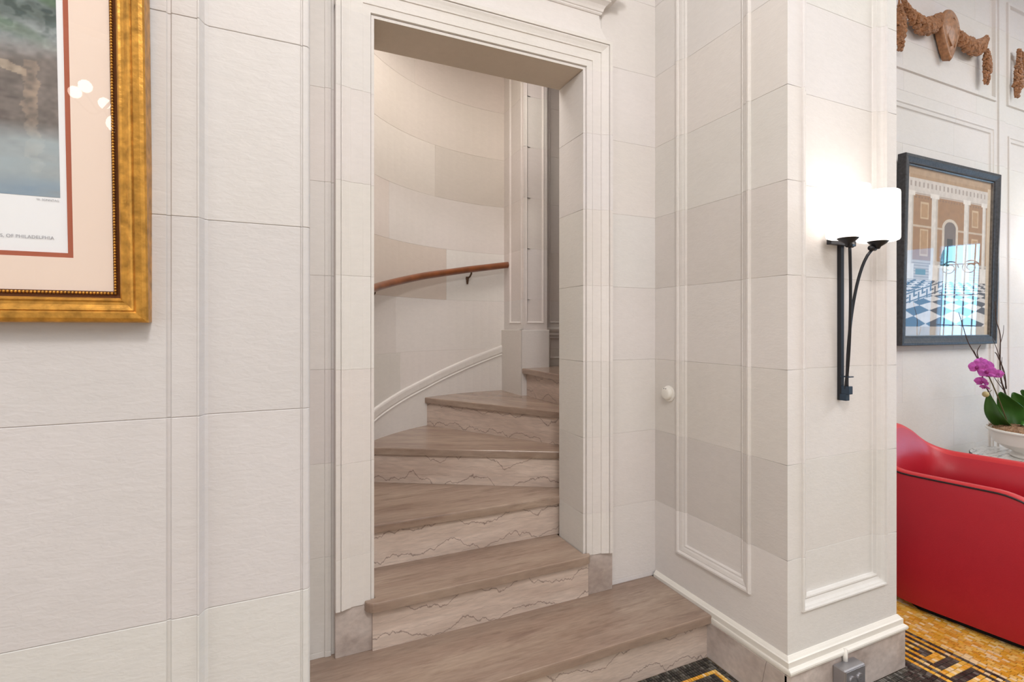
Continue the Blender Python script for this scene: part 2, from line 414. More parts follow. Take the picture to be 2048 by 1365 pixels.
# --- wall_left: the near pier on the left, face at Y = 1.004
YL = 1.004
pier = struct(MB().box(-1.6, .041, YL + .03, 1.93, 0, CEIL).out('wall_left', 'limestone'))
pier.color = (1, 1, 1, 1)
pprof = [(-1.6, .016), (-.177, .016), (-.175, .013), (-.171, .0125), (-.169, .016), (-.1335, .016), (-.1325, .019), (-.130, .019), (-.1285, .015), (-.124, .004), (-.119, 0), (.026, 0), (.0275, -.002), (.0295, -.002), (.031, .001), (.035, .0005), (.039, -.001), (.0415, -.004), (.043, -.009)]
mpL = lambda u, z, d: (u, YL - d, z)
tL = {0: (.78, .77, .765), 1: (.84, .84, .84), 2: (.80, .79, .79), 3: (.785, .775, .78), 4: (.80, .795, .79), 5: (.80, .79, .79)}
for n in range(-1, TOPN):
    a, b = course_z(n)
    if n < 0: a = 0
    block(pier, mpL, -1.6, .043, a, b, lambda u, z: interp(u, pprof), [p[0] for p in pprof], (), tL.get(n, (.80, .79, .79)), gu=(1, 0), ch=.0011, mit=(0, .046, 0, 0))
    block(pier, lambda u, z, d: (.043 + d, u, z), YL + .009, 1.9, a, b, tone=(.98, .97, .96), gu=(0, 0), mit=(.046, 0, 0, 0))

# --- wall_back: door wall, face at Y = 1.907, casing and deep reveals
YD = 1.907; XO0, XO1, ZO = .297, 1.186, 2.47; YB = 2.10; CW = .136
XR, YP, XP2 = 1.594, 1.217, 2.222
mb = MB()
mb.box(.0, XO0 - .03, YD + .03, YB, 0, CEIL); mb.box(XO1 + .03, XR + .1, YD + .03, YB, 0, CEIL); mb.box(XO0 - .03, XO1 + .03, YD + .03, YB, ZO + .03, CEIL)
wb = struct(mb.out('wall_back', 'limestone'))
mpD = lambda u, z, d: (u, YD - d, z)
tDl = {0: (.9, .885, .86), 1: (.92, .9, .875), 2: (.88, .86, .835), 3: (.93, .915, .9)}  # strip beside the pier toned darker: corner shade put into the colour
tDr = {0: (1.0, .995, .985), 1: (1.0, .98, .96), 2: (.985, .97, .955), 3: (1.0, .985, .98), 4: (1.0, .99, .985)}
stripp = [(.0, 0), (.128, 0), (.130, .003), (.140, .0045), (.150, .003), (.152, -.004), (.2, -.004)]
for n in range(-1, TOPN):
    a, b = course_z(n)
    if n < 0: a = .18
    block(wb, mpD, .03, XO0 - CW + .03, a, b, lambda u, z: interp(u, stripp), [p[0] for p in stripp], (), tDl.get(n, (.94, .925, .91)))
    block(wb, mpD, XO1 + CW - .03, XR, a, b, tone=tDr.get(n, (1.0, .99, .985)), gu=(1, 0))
    if a >= ZO + .04: block(wb, mpD, XO0 - CW + .03, XO1 + CW - .03, a, b, tone=(1, .995, .985))
    # reveals
    if a < ZO:
        bb = min(b, ZO)
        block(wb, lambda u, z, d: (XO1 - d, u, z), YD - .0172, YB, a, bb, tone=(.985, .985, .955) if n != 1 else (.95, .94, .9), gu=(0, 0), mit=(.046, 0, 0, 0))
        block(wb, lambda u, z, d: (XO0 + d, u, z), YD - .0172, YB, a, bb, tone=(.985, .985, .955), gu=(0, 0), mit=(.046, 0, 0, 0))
block(wb, lambda u, z, d: (u, z, ZO - d), XO0, XO1, YD - .0172, YB, tone=(.86, .80, .68), gu=(0, 0), gz=(0, 0), name='soffit_stone', mit=(0, 0, .046, 0))  # brown-dark tone puts the shade of the underside into the stone colour
# casing: profile by distance from the opening
cprof = [(0, .018), (.0105, .0185), (.0115, .014), (.0125, .014), (.0135, .027), (.040, .027), (.041, .031), (.082, .031), (.083, .036), (.090, .037), (.102, .041), (.112, .046), (.116, .046), (.117, .040), (.1185, .040), (.1195, .049), (.134, .049), (.136, .046)]
def cas(u, z):
    t = max(XO0 - u, u - XO1, z - ZO)
    return interp(max(t, 0), cprof) if t < CW else 0
CU = [XO0 - t for t, _ in cprof] + [XO1 + t for t, _ in cprof]; CZ = [ZO + t for t, _ in cprof]
tC = {0: (1.03, 1.02, 1.0), 1: (1.0, .985, .96), 2: (1.0, .985, .96), 3: (1.04, 1.035, 1.02), 4: (1.0, .985, .965)}
for n in range(-1, 7):
    a, b = course_z(n)
    a = max(a, .352); b = min(b, ZO)
    if b <= a: continue
    last = 0 if b >= ZO else 1
    block(wb, mpD, XO0 - CW, XO0, a, b, cas, CU, (), tC.get(n, (1.0, .99, .97)), name='door_casing', gu=(0, 0), gz=(1, last), ch=.0008, mit=(0, .046, 0, 0))
    block(wb, mpD, XO1, XO1 + CW, a, b, cas, CU, (), tC.get(n, (1.02, 1.01, 1.0)), name='door_casing', gu=(0, 0), gz=(1, last), ch=.0008, mit=(.046, 0, 0, 0))
block(wb, mpD, XO0 - CW, XO1 + CW, ZO, ZO + CW, cas, CU, CZ, (1.03, 1.02, 1.01), name='door_casing', gu=(0, 0), gz=(0, 0), ch=.0012, mit=(0, 0, .046, 0))
# frieze with flared ends and cornice above the door
fz0, fz1 = ZO + CW, 2.722
FL, FR = XO0 - CW + .055, XO1 + CW - .055
V = []; F = []
nf = 8
def frow(off, z): return [(FL - off, YD, z), (FL - off, YD - .022 - off * .3, z), (FR + off, YD - .022 - off * .3, z), (FR + off, YD, z)]
rows = [frow(.042 * (1 - k / nf) ** 2.2, fz0 + (fz1 - fz0) * k / nf) for k in range(nf + 1)]
MB().grid(rows).out('door_frieze', 'limestone', wb, tone=(1.03, 1.02, 1.01))
crp = [(.0, .0), (.026, .0), (.030, .004), (.030, .010), (.034, .012), (.037, .022), (.044, .034), (.056, .043), (.062, .046), (.062, .052), (.092, .058), (.097, .060), (.097, .082), (.106, .086), (.114, .096), (.128, .106), (.128, .12), (.0, .125)]
rows = []
for d, z in crp:
    rows.append([(FL - d * .8 + .015, YD, fz1 + z), (FL - d * .8 + .015, YD - d, fz1 + z), (FR + d * .8 - .015, YD - d, fz1 + z), (FR + d * .8 - .015, YD, fz1 + z)])
MB().grid(rows).out('door_cornice', 'limestone', wb, tone=(1.03, 1.02, 1.01))
# marble plinth blocks of the casing
for (a, b) in ((XO0 - CW + .001, XO0 - .006), (XO1 + .02, XO1 + CW + .012)):
    MB().box(a, b, YD - .026, YD + .02, .178, .357, b=.003).out('plinth_block', 'base_marble', wb)

# --- wall_right: return face and front face of the big pillar
mb = MB(); mb.box(XR + .03, XP2 - .03, YP + .045, 1.93, 0, CEIL)
wr = struct(mb.out('wall_right', 'limestone'))
P1 = [(0, 0), (.001, .008), (.004, .0115), (.011, .0115), (.016, .008), (.018, .004), (.022, .0045), (.034, .001), (.040, -.004), (.042, -.002), (.046, -.003), (.049, -.011), (.05, -.012)]
panR = [(1.368, 1.761, .345, 3.35, P1, 0)]
dR = rect_depth(panR); uR, zR = rect_breaks(panR)
mpR = lambda u, z, d: (XR - d, u, z)
tR = {0: (1.0, .995, .985), 1: (.86, .845, .82), 2: (.93, .91, .885), 3: (.965, .95, .93), 4: (.9, .88, .85), 5: (.955, .94, .915), 6: (.98, .96, .945)}
for n in range(0, TOPN):
    a, b = course_z(n)
    if n == 0: a = .19
    block(wr, mpR, YP, YD, a, b, dR, uR, zR, tR.get(n, (.98, .965, .955)), gu=(0, 0), ch=.001, mit=(.048, 0, 0, 0))
P2 = [(0, 0), (.0005, .006), (.003, .0085), (.008, .008), (.010, .001), (.014, -.001), (.020, -.008), (.030, -.0135), (.034, -.013), (.036, -.010), (.041, -.011), (.043, -.024), (.045, -.026)]
panP = [(1.665, 2.153, .34, 3.35, P2, 0)]
dP = rect_depth(panP); uP, zP = rect_breaks(panP)
mpP = lambda u, z, d: (u, YP - d, z)
tP = {0: (.985, .975, .96), 1: (.95, .935, .92), 2: (.985, .975, .965), 3: (.985, .97, .955), 4: (.985, .975, .965)}
for n in range(0, TOPN):
    a, b = course_z(n)
    if n == 0: a = .19
    block(wr, mpP, XR, XP2, a, b, dP, uP, zP, tP.get(n, (.99, .985, .975)), gu=(0, 0), ch=.001, mit=(.048, .048, 0, 0))
    block(wr, lambda u, z, d: (XP2 + d, u, z), YP, 1.93, a, b, tone=(1, 1, 1), gu=(0, 0), mit=(.048, 0, 0, 0))
# moulded cap of the skirting, swept round the pillar
capp = [(0, .205), (.003, .2045), (.008, .199), (.012, .194), (.016, .191), (.016, .172), (.018, .170), (.022, .169), (.027, .165), (.0285, .160), (.027, .153), (.022, .149), (.018, .147), (0, .147)]
def around(o): return [(XR - o, 1.90), (XR - o, YP - o), (XP2 + o, YP - o), (XP2 + o, 1.93)]
rows = [[(x, y, z) for x, y in around(o * (1 if z > .168 else 1))] for o, z in capp]
# on the return side the roll at the foot is worn flat
rows = [[(r[0][0] + max(0, o - .016), r[0][1], r[0][2]), (r[1][0] + max(0, o - .016) * .6, r[1][1], r[1][2]), r[2], r[3]] for r, (o, z) in zip(rows, capp)]
MB().grid(rows).out('skirting_cap', 'white_paint', wr)
# marble skirting slabs
bbr = struct(MB().box(XR - .008, XP2 + .008, YP - .008, 1.9, 0, .145).out('baseboard_right', 'base_marble'))
def slab(pts, name='marble_slab'):
    """closed outline of xy points, z from 0 to .147"""
    MB().prism(pts, 0.0, .147, cham=.002).out(name, 'base_marble', bbr)
Y1R = 1.572
def cracked():
    # return-side slab split by one crack running from the cap to the floor
    zz = [0, .03, .05, .075, .10, .147]; cr = [1.325, 1.318, 1.309, 1.300, 1.296, 1.286]
    for side in (0, 1):
        V = []; F = []
        for z, c in zip(zz, cr):
            y0, y1 = (c + .0008, 1.60) if side else (YP - .012, c - .0008)
            V += [(XR - .020, y0, z), (XR - .020, y1, z), (XR - .004, y1, z), (XR - .004, y0, z)]
        for k in range(len(zz) - 1):
            for j in range(4): F.append((k * 4 + j, k * 4 + (j + 1) % 4, k * 4 + 4 + (j + 1) % 4, k * 4 + 4 + j))
        F.append((0, 1, 2, 3)); F.append(tuple(len(V) - 4 + j for j in range(4)))
        mesh('marble_slab', V, F, 'base_marble', bbr)
cracked()
slab([(XR - .020, YP - .012), (XR - .008, YP - .020), (1.851, YP - .020), (1.851, YP - .004), (XR - .020, YP - .004)])
slab([(1.872, YP - .020), (XP2 + .020, YP - .020), (XP2 + .020, 1.93), (XP2 + .004, 1.93), (XP2 + .004, YP - .004), (1.872, YP - .004)])
MB().box(1.852, 1.871, YP - .016, YP - .004, .05, .147).out('chase_filler', 'white_paint', bbr)

# --- wall of the lounge beyond the pillar, face at Y = 1.93
YW = 1.93
wl = struct(MB().box(XP2 - .3, 8.1, YW + .04, YW + .2, 0, CEIL).out('wall_lounge', 'limestone'))
P3 = [(0, 0), (.002, .008), (.014, .010), (.020, .004), (.040, .002), (.046, -.006), (.052, -.008)]
P4 = [(0, 0), (.003, .012), (.024, .014), (.030, -.004), (.034, -.006)]
panW = [(2.5, 4.69, .35, 2.79, P3, 0), (4.89, 6.9, .35, 2.765, P3, 0), (2.5, 4.71, 2.985, 3.75, P4, 0), (4.87, 6.9, 2.985, 3.75, P4, 0)]
# the bay between is a shallow pilaster strip
def dW(u, z, base=rect_depth(panW)):
    return base(u, z) + (.010 if 4.745 < u < 4.835 else 0)
uW, zW = rect_breaks(panW); uW += [4.744, 4.746, 4.834, 4.836]
mpW = lambda u, z, d: (u, YW - d, z)
for n in range(-1, TOPN):
    a, b = course_z(n)
    if n < 0: a = 0
    k = n % 2
    cuts = [XP2] + ([3.05, 4.19, 5.2, 6.6] if k else [3.6, 4.46, 5.6, 7.1]) + [8.0]
    for u0, u1 in zip(cuts, cuts[1:]):
        s = random.uniform(-.012, .012)
        block(wl, mpW, u0, u1, a, b, dW, uW, zW, (.975 + s, .955 + s, .945 + s), gap=.00015, ch=.001)

# --- stairwell: curved wall, pilaster, flat wall, newel
CX, CY, RW = 1.38, 2.08, 1.215
def mpC(u, z, d): return (CX + (RW - d) * math.cos(u), CY + (RW - d) * math.sin(u), z)
R_ = math.radians
rows = [[(CX + r * math.cos(R_(a)), CY + r * math.sin(R_(a)), z) for a in range(80, 184, 4)] for r, z in ((RW + .03, 0), (RW + .03, CEIL + .4), (RW + .12, CEIL + .4), (RW + .12, 0), (RW + .03, 0))]
wc = struct(MB().grid(rows).out('wall_stairwell', 'limestone'))
wc.color = (1, 1, 1, 1)
ccuts = {0: [86, 125, 181], 1: [86, 122, 160, 181], 2: [86, 128, 181], 3: [86, 130, 181], 4: [86, 109.6, 181], 5: [86, 133, 181], 6: [86, 114, 152, 181], 7: [86, 140, 181], 8: [86, 122, 181], 9: [86, 135, 181]}
ctone = {(4, 1): (.87, .80, .73), (4, 0): (1.02, 1.01, .99), (6, 0): (.83, .79, .73), (6, 1): (.93, .89, .84), (5, 0): (.95, .92, .88), (5, 1): (.92, .87, .82), (3, 0): (1.03, 1.02, 1.0), (3, 1): (.97, .95, .92), (2, 0): (1.03, 1.02, 1.0), (2, 1): (.95, .93, .89), (7, 0): (.88, .83, .77), (7, 1): (.86, .81, .75), (8, 0): (.86, .81, .75), (8, 1): (.84, .79, .73)}  # stone tones with light painted in: low courses lighter, top courses darker
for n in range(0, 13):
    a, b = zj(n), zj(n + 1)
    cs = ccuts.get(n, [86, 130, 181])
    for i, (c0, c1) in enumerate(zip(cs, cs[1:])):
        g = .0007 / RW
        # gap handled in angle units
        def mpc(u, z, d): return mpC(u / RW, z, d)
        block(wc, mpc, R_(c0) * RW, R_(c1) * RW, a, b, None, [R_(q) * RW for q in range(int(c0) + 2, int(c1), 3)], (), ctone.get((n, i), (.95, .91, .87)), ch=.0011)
# rising string course on the curved wall
def ztop(a): return float(np.interp(a, [84, 86.2, 118.8, 140, 150, 180], [1.252, 1.238, 1.017, .898, .84, .66]))
sp = [(.0, .004), (.005, .003), (.011, -.002), (.013, -.010), (.0125, -.045), (.009, -.052), (.0095, -.056), (.014, -.059), (.014, -.064), (.008, -.067), (.008, -.55)]
rows = [[(CX + (RW - d) * math.cos(R_(a)), CY + (RW - d) * math.sin(R_(a)), max(.05, ztop(a) + z)) for a in np.arange(85, 182, 3.0)] for d, z in sp]
MB().grid(rows).out('stone_string', 'limestone', wc, tone=(.99, .975, .95))
# pilaster standing against the curved wall
PX0, PX1, PYF = 1.415, 1.588, 2.975
pil = struct(MB().box(PX0 + .03, PX1 - .03, PYF + .03, 3.42, .9, CEIL + .4).out('trim_1', 'limestone'))
PS = [(0, 0), (.001, .003), (.006, .004), (.009, .001), (.013, -.006), (.016, -.007)]
pf = [(PX0 + .018, PX1 - .022, 1.372, 5.5, PS, 0)]; psd = [(PYF + .03, 3.20, 1.372, 5.5, PS, 0)]
fu, fz = rect_breaks(pf); su, sz = rect_breaks(psd)
tpil = {3: (.96, .94, .92), 4: (.95, .92, .9), 5: (.88, .85, .82)}
for n in range(2, 13):
    a, b = zj(n), zj(n + 1)
    if n == 2: b = 1.33; a = .88
    if n == 3: a = 1.33
    if a < 1.33:
        block(pil, lambda u, z, d: (u, PYF - d, z), PX0 - .02, PX1 + .012, a, b, lambda u, z: .012, tone=(1.0, .985, .96), ch=.003, mit=(.06, .0, 0, 0))
        block(pil, lambda u, z, d: (PX0 - d, u, z), PYF - .012, 3.30, a, b, lambda u, z: .02, tone=(.96, .94, .91), ch=.003, mit=(.06, 0, 0, 0))
        continue
    block(pil, lambda u, z, d: (u, PYF - d, z), PX0, PX1, a, b, rect_depth(pf), fu, fz, tpil.get(n, (.9, .87, .84)), gu=(0, 0), ch=.0008, mit=(.046, .046, 0, 0))
    block(pil, lambda u, z, d: (PX0 - d, u, z), PYF, 3.33, a, b, rect_depth(psd), su, sz, tpil.get(n, (.9, .87, .84)), gu=(0, 0), ch=.0008, mit=(.046, 0, 0, 0))
# flat wall beyond the pilaster
wf = struct(MB().box(PX1 - .1, 3.1, 3.10, 3.2, 0, CEIL + .4).out('wall_stairwell_far', 'limestone'))
fpan = [(1.66, 2.9, 1.375, 5.5, PS, 0), (1.66, 2.9, 1.13, 1.28, PS, 0)]
fu2, fz2 = rect_breaks(fpan)
for n in range(2, 13):
    a, b = zj(n), zj(n + 1)
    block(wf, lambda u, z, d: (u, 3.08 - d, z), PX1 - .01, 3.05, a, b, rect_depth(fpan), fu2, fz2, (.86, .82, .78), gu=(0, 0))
prf = [(0, 1.35), (.018, 1.348), (.022, 1.335), (.016, 1.32), (.010, 1.31), (.010, 1.295), (0, 1.292)]
MB().grid([[(x, 3.08 - d, z) for x in (PX1, 3.05)] for d, z in prf]).out('dado_rail', 'limestone', wf, tone=(.95, .93, .9))
struct(MB().box(2.9, 3.05, 2.1, 3.1, 0, CEIL + .4).out('wall_stairwell_end', 'plaster'))
struct(MB().box(1.69, 2.95, 1.95, 2.10, 0, CEIL + .4).out('wall_stairwell_back', 'plaster'))
struct(MB().lathe([(.11, 0), (.11, CEIL + .4)], 1.43, 2.215, 24).out('trim_2', 'plaster', smooth=True))

# far sides of the room behind the camera
wx = struct(MB().box(-3.6, -3.45, -8.2, 2.0, 0, CEIL).out('wall_far_left', 'plaster'))
struct(MB().box(-3.5, -1.6, 1.3, 1.5, 0, CEIL).out('wall_left_return', 'plaster'))
struct(MB().box(-3.6, 8.2, -8.2, -8.05, 0, CEIL).out('wall_front', 'plaster'))
WY0, WY1, WZ1 = -.72, .33, 2.35
mb = MB(); mb.box(8.0, 8.15, -8.2, WY0, 0, CEIL); mb.box(8.0, 8.15, WY1, 2.1, 0, CEIL); mb.box(8.0, 8.15, WY0, WY1, 0, .12); mb.box(8.0, 8.15, WY0, WY1, WZ1, CEIL); mb.box(8.0, 8.10, -.17, -.10, .12, WZ1)
struct(mb.out('wall_far_right', 'plaster'))
win = struct(MB().box(8.12, 8.14, -.10, WY1, .12, WZ1).out('window_1', 'sky_glow'))
win2 = struct(MB().box(8.12, 8.14, WY0, -.17, .12, WZ1).out('window_2', 'sky_dim'))
mb = MB()
for k in range(4): mb.box(8.03, 8.05, -.03 + k * .1 - .004, -.03 + k * .1 + .004, .12, WZ1)
for z in (.5, .9, 1.3, 1.7, 2.1): mb.box(8.03, 8.05, -.10, WY1, z - .006, z + .006)
mb.out('window_grille', 'iron_grille', win)
for k in range(2):
    pts = [(8.02, .01 + k * .22 + .10 * math.cos(t) * (1 - t / 14), 2.05 + .10 * math.sin(t) * (1 - t / 14)) for t in np.arange(0, 11, .4)]
    MB().tube(pts, .007, 6).out('scroll', 'iron_grille', win)

# coffered ceiling frames and chandelier (behind the camera, mirrored in the picture glass)
def hexring(cx, cy, r, w, z0, z1, mat, name):
    rows = []
    for rr, zz in ((r, z1), (r, z0), (r + w, z0), (r + w, z1)):
        rows.append([(cx + rr * 1.35 * math.cos(a), cy + rr * math.sin(a), zz) for a in [R_(22.5 + 45 * k) for k in range(9)]])
    MB().grid(rows).out(name, mat, ceiling)
for cx, cy in ((-1.5, -5.2), (2.4, -5.2)):
    hexring(cx, cy, 1.15, .12, CEIL - .10, CEIL, 'ceiling_white', 'coffer_frame')
    hexring(cx, cy, .98, .12, CEIL - .05, CEIL, 'hex_gold', 'coffer_band')
    MB().prism([(cx + .98 * 1.35 * math.cos(R_(22.5 + 45 * k)), cy + .98 * math.sin(R_(22.5 + 45 * k))) for k in range(8)], CEIL - .01, CEIL, 0).out('coffer_field', 'hex_red', ceiling)
ch = empty('chandelier', (-1.35, -3.7, 3.0), 'small chandelier with round glass globes hanging behind the viewer', 'chandelier')
MB().tube([(-1.35, -3.7, 2.75), (-1.35, -3.7, CEIL)], .012, 8).out('rod', 'bronze', ch)
for k in range(6):
    a = k * PI / 3
    e = (-1.35 + .28 * math.cos(a), -3.7 + .28 * math.sin(a), 2.78)
    MB().tube(spline([(-1.35, -3.7, 2.85), (-1.35 + .15 * math.cos(a), -3.7 + .15 * math.sin(a), 2.68), e], 5), .008, 6).out('arm', 'bronze', ch)
    MB().blob((e[0], e[1], 2.84), .05, n=12).out('globe', 'bulb', ch, smooth=True)
MB().blob((-1.35, -3.7, 2.62), .075, n=14).out('globe', 'bulb', ch, smooth=True)

# ------------------------------------------------------------------ staircase
TZ = {1: .180, 2: .363, 3: .546, 4: .727, 5: .905, 6: 1.083, 7: 1.262}
TT = .033
st = empty('staircase', (1.0, 1.9, 0), 'winding staircase of brown marble treads and veined pinkish risers inside the doorway', 'staircase')
def tread(k, pts, rot, cham=.007):
    MB().prism(pts, TZ[k] - TT, TZ[k], cham=cham).out('tread', 'tread_marble', st, loc=(pts[0][0] + k * .37, pts[0][1] + k * .21, TZ[k]), rot=rot)
def riser(k, p, q, th=.02):
    a = Vector(p); b = Vector(q); d = (b - a).normalized(); n = Vector((-d.y, d.x)) * th
    pts = [tuple(a), tuple(b), tuple(b + n), tuple(a + n)]
    z0 = TZ[k - 1] if k > 1 else 0
    rot = math.atan2(d.y, d.x)
    MB().prism(pts, z0 - .002, TZ[k] - TT, 0).out('riser', 'riser_marble', st, loc=(a.x + k * .61, a.y, z0), rot=rot)
def arc(a0, a1, r, n=10): return [(CX + r * math.cos(R_(a)), CY + r * math.sin(R_(a))) for a in np.linspace(a0, a1, n)]
def rnd(cx, cy, r, a0, a1, n=6): return [(cx + r * math.cos(R_(a)), cy + r * math.sin(R_(a))) for a in np.linspace(a0, a1, n)]
# 1: wide bottom step between the pier and the pillar
tread(1, [(.045, 1.545), (1.578, 1.545), (1.578, 1.93), (.045, 1.93)], 0)
riser(1, (.045, 1.566), (1.574, 1.566))
# 2: rounded ends in front of the casing
l2, r2, y2 = .262, 1.212, 1.846
tread(2, rnd(l2 + .035, y2 + .035, .035, 180, 270) + [(.6, y2 + .002)] + rnd(r2 - .035, y2 + .040, .035, 270, 360) + [(r2, YD - .02), (XO1 - .002, YD - .02), (XO1 - .002, 2.14), (XO0 + .002, 2.14), (XO0 + .002, YD - .02), (l2, YD - .02)], 0)
MB().prism([(l2 + .027, y2 + .026), (r2 - .008, y2 + .030), (r2 - .008, 1.95), (l2 + .027, 1.95)], TZ[1] - .002, TZ[2] - TT, 0).out('riser', 'riser_marble', st, loc=(1.7, y2, TZ[1]))
RI = RW - .004
# 3
tread(3, [(.172, 2.103), (1.20, 2.098), (1.38, 2.12), (1.24, 2.26), (.43, 2.72)] + arc(150, 178.5, RI), 0)
riser(3, (.17, 2.121), (1.25, 2.119))
# 4
a4 = math.atan2(2.205 - 2.67, 1.245 - .42)
tread(4, [(.335, 2.718), (1.245, 2.205), (1.38, 2.13), (1.38, 2.30), (1.31, 2.42), (.86, 3.15)] + arc(115, 147.6, RI), a4)
riser(4, (.325, 2.742), (1.30, 2.192))
# 5
a5 = math.atan2(2.32 - 3.12, 1.308 - .82)
tread(5, [(.80, 3.152), (1.308, 2.32), (1.40, 2.17), (1.50, 2.3), (1.50, 3.0), (1.42, 3.285)] + arc(88, 118, RI), a5)
riser(5, (.815, 3.163), (1.36, 2.268))
# 6, and the next one up
a6 = -PI / 2
tread(6, [(1.40, 2.965), (1.40, 2.30), (1.52, 2.2), (1.72, 2.3), (2.3, 3.07), (1.40, 3.07)], a6)
riser(6, (1.432, 3.0), (1.436, 2.25))
tread(7, [(2.05, 3.075), (1.48, 2.2), (1.9, 2.2), (2.85, 2.75), (2.85, 3.075)], R_(57))
riser(7, (2.07, 3.075), (1.50, 2.2))

# handrail on the curved wall
hr = empty('handrail', (1.1, 3.2, 1.66), 'curved varnished wooden handrail on metal brackets along the stairwell wall', 'handrail')
ra = [(150, 1.532), (145.3, 1.553), (136, 1.595), (121.6, 1.66), (103.1, 1.731), (92, 1.768), (87.0, 1.783)]
aa = np.arange(87, 158, 2.0)
rp = []
for a in aa:
    z = float(np.interp(a, [q[0] for q in ra[::-1]], [q[1] for q in ra[::-1]])) if a < 150 else 1.532 - (a - 150) * .0046
    rp.append((a, z))
oval = [(.026 * math.cos(t), .024 * math.sin(t) * (1.0 if math.sin(t) > 0 else .85)) for t in np.linspace(0, 2 * PI, 13)[:-1]]
rows = [[(CX + (RW - .062 + o) * math.cos(R_(a)), CY + (RW - .062 + o) * math.sin(R_(a)), z + h) for o, h in oval] for a, z in rp]
mb = MB().grid(rows, closed=True); n = len(oval); mb.F.append(tuple(range(n))); mb.M.append(0); mb.F.append(tuple(range(len(mb.V) - n, len(mb.V)))); mb.M.append(0)
mb.out('rail', 'rail_wood', hr, smooth=True)
for a, z in ((102, 1.735), (145.0, 1.556)):
    ca, sa = math.cos(R_(a)), math.sin(R_(a))
    P = lambda d, zz: (CX + (RW - d) * ca, CY + (RW - d) * sa, zz)
    br = MB().tube([P(.062, z - .018), P(.060, z - .030), P(.045, z - .045), P(.018, z - .055), P(.004, z - .06)], [.006, .006, .006, .007, .01], 8).out('bracket', 'bronze', hr, smooth=True)
    MB().tube([P(.012, z - .045), P(.010, z - .095)], [.012, .006], 8).out('wall_plate', 'bronze', hr, smooth=True)

# ------------------------------------------------------------------ mosaic floor
YEL = [(238, 176, 62), (244, 190, 84), (230, 164, 48), (246, 202, 118), (226, 158, 58), (250, 218, 168), (240, 182, 90), (242, 176, 80)]
BLK = [(62, 60, 55), (84, 80, 72), (48, 46, 44), (108, 104, 98), (70, 64, 60)]
fret = ["BYBYBYBYBYBYB"] * 7 + ["BYBYBBBYBYBYB"] * 2 + ["BYBYYYYYBYBYB"] * 2 + ["BYBBBBBBBYBYB"] * 2 + ["BYYYYYYYYYBYB"] * 2 + ["BYBBBBBBBBBYB"] * 2 + ["BYBYYYYYYYYYB"] * 2 + ["BYBYBBBBBBBBB"] * 2 + ["BYBYBYYYYYYYB"] * 2 + ["BYBYBYBYBYBYB"] * 5 + ["BYBYBYBBBYBYB"] * 4
CW_ = .0185
tess = []
def put(x, y, wx, wy, kind, jx=.06):
    c = random.choice(YEL if kind == 'Y' else BLK)
    f = random.uniform(.92, 1.08)
    tess.append((x, y, wx, wy, tuple(min(1, lin(q) * f) for q in c)))
def inview(x, y):
    s, c = math.sin(TH), math.cos(TH)
    dep = x * s + y * c
    if dep < .5: return False
    px = 1024 + 1015 * (x * c - y * s) / dep; py = 655.8 + 1015 * 1.345 / dep
    return -40 < px < 2130 and 1150 < py < 1450
X0F = 2.5195
# border fret, columns run along Y
for ci in range(13):
    xc = X0F - (ci + .5) * CW_
    y = 1.60
    while y > .80:
        r = int(round((1.36 - y) / CW_)); row = fret[max(0, min(len(fret) - 1, r))] if r >= 0 else fret[0]
        k = row[ci]; ln = CW_
        if inview(xc, y) : put(xc, y, CW_, ln, k)
        y -= ln
# yellow field
ci = 0; x = X0F + .008
while x < 2.95:
    y = 1.75 - random.random() * .02
    while y > .80:
        ln = random.uniform(.020, .028)
        if inview(x, y): put(x, y - ln / 2, .0165, ln, 'Y')
        y -= ln
    x += .0165
# black ground round the pillar foot and in front of the step
def ground(x0, x1, y0, y1, yellow=None):
    y = y1
    while y > y0:
        x = x0
        while x < x1 - .004:
            if inview(x, y): put(x + .006, y - .0085, .0118, .0168, 'Y' if yellow and yellow(x + .006, y - .0085) else 'B')
            x += .012
        y -= .017
ground(2.243, X0F - 13 * CW_, .9, 1.55)
ground(1.74, 2.243, .9, 1.196)
def yl(x, y):
    return (abs(y - 1.482) < .0086 and x < 1.545) or (abs(x - 1.536) < .0082 and y < 1.482)
ground(.9, 1.573, 1.33, 1.565, yl)
def depthof(t): return t[0] * math.sin(TH) + t[1] * math.cos(TH)
def realview(t):
    d = depthof(t); px = 1024 + 1015 * (t[0] * math.cos(TH) - t[1] * math.sin(TH)) / d; py = 655.8 + 1015 * 1.345 / d
    return 0 <= px <= 2052 and py < 1368 and not (1420 < px < 1792)
near = sorted([i for i, t in enumerate(tess) if realview(t)], key=lambda i: depthof(tess[i]) / math.sqrt(tess[i][2] * tess[i][3]))[:300]
nearset = set(near)
def tbox(hx, hy):
    V = [(-hx, -hy, -.006), (hx, -hy, -.006), (hx, hy, -.006), (-hx, hy, -.006)] + [(-hx, -hy, -.0008), (hx, -hy, -.0008), (hx, hy, -.0008), (-hx, hy, -.0008)] + [(-hx + .0006, -hy + .0006, 0), (hx - .0006, -hy + .0006, 0), (hx - .0006, hy - .0006, 0), (-hx + .0006, hy - .0006, 0)]
    F = [(8, 9, 10, 11)] + [(4 + i, 4 + (i + 1) % 4, 8 + (i + 1) % 4, 8 + i) for i in range(4)] + [(i, (i + 1) % 4, 4 + (i + 1) % 4, 4 + i) for i in range(4)]
    return V, F
cache = {}
V = []; F = []; C = []
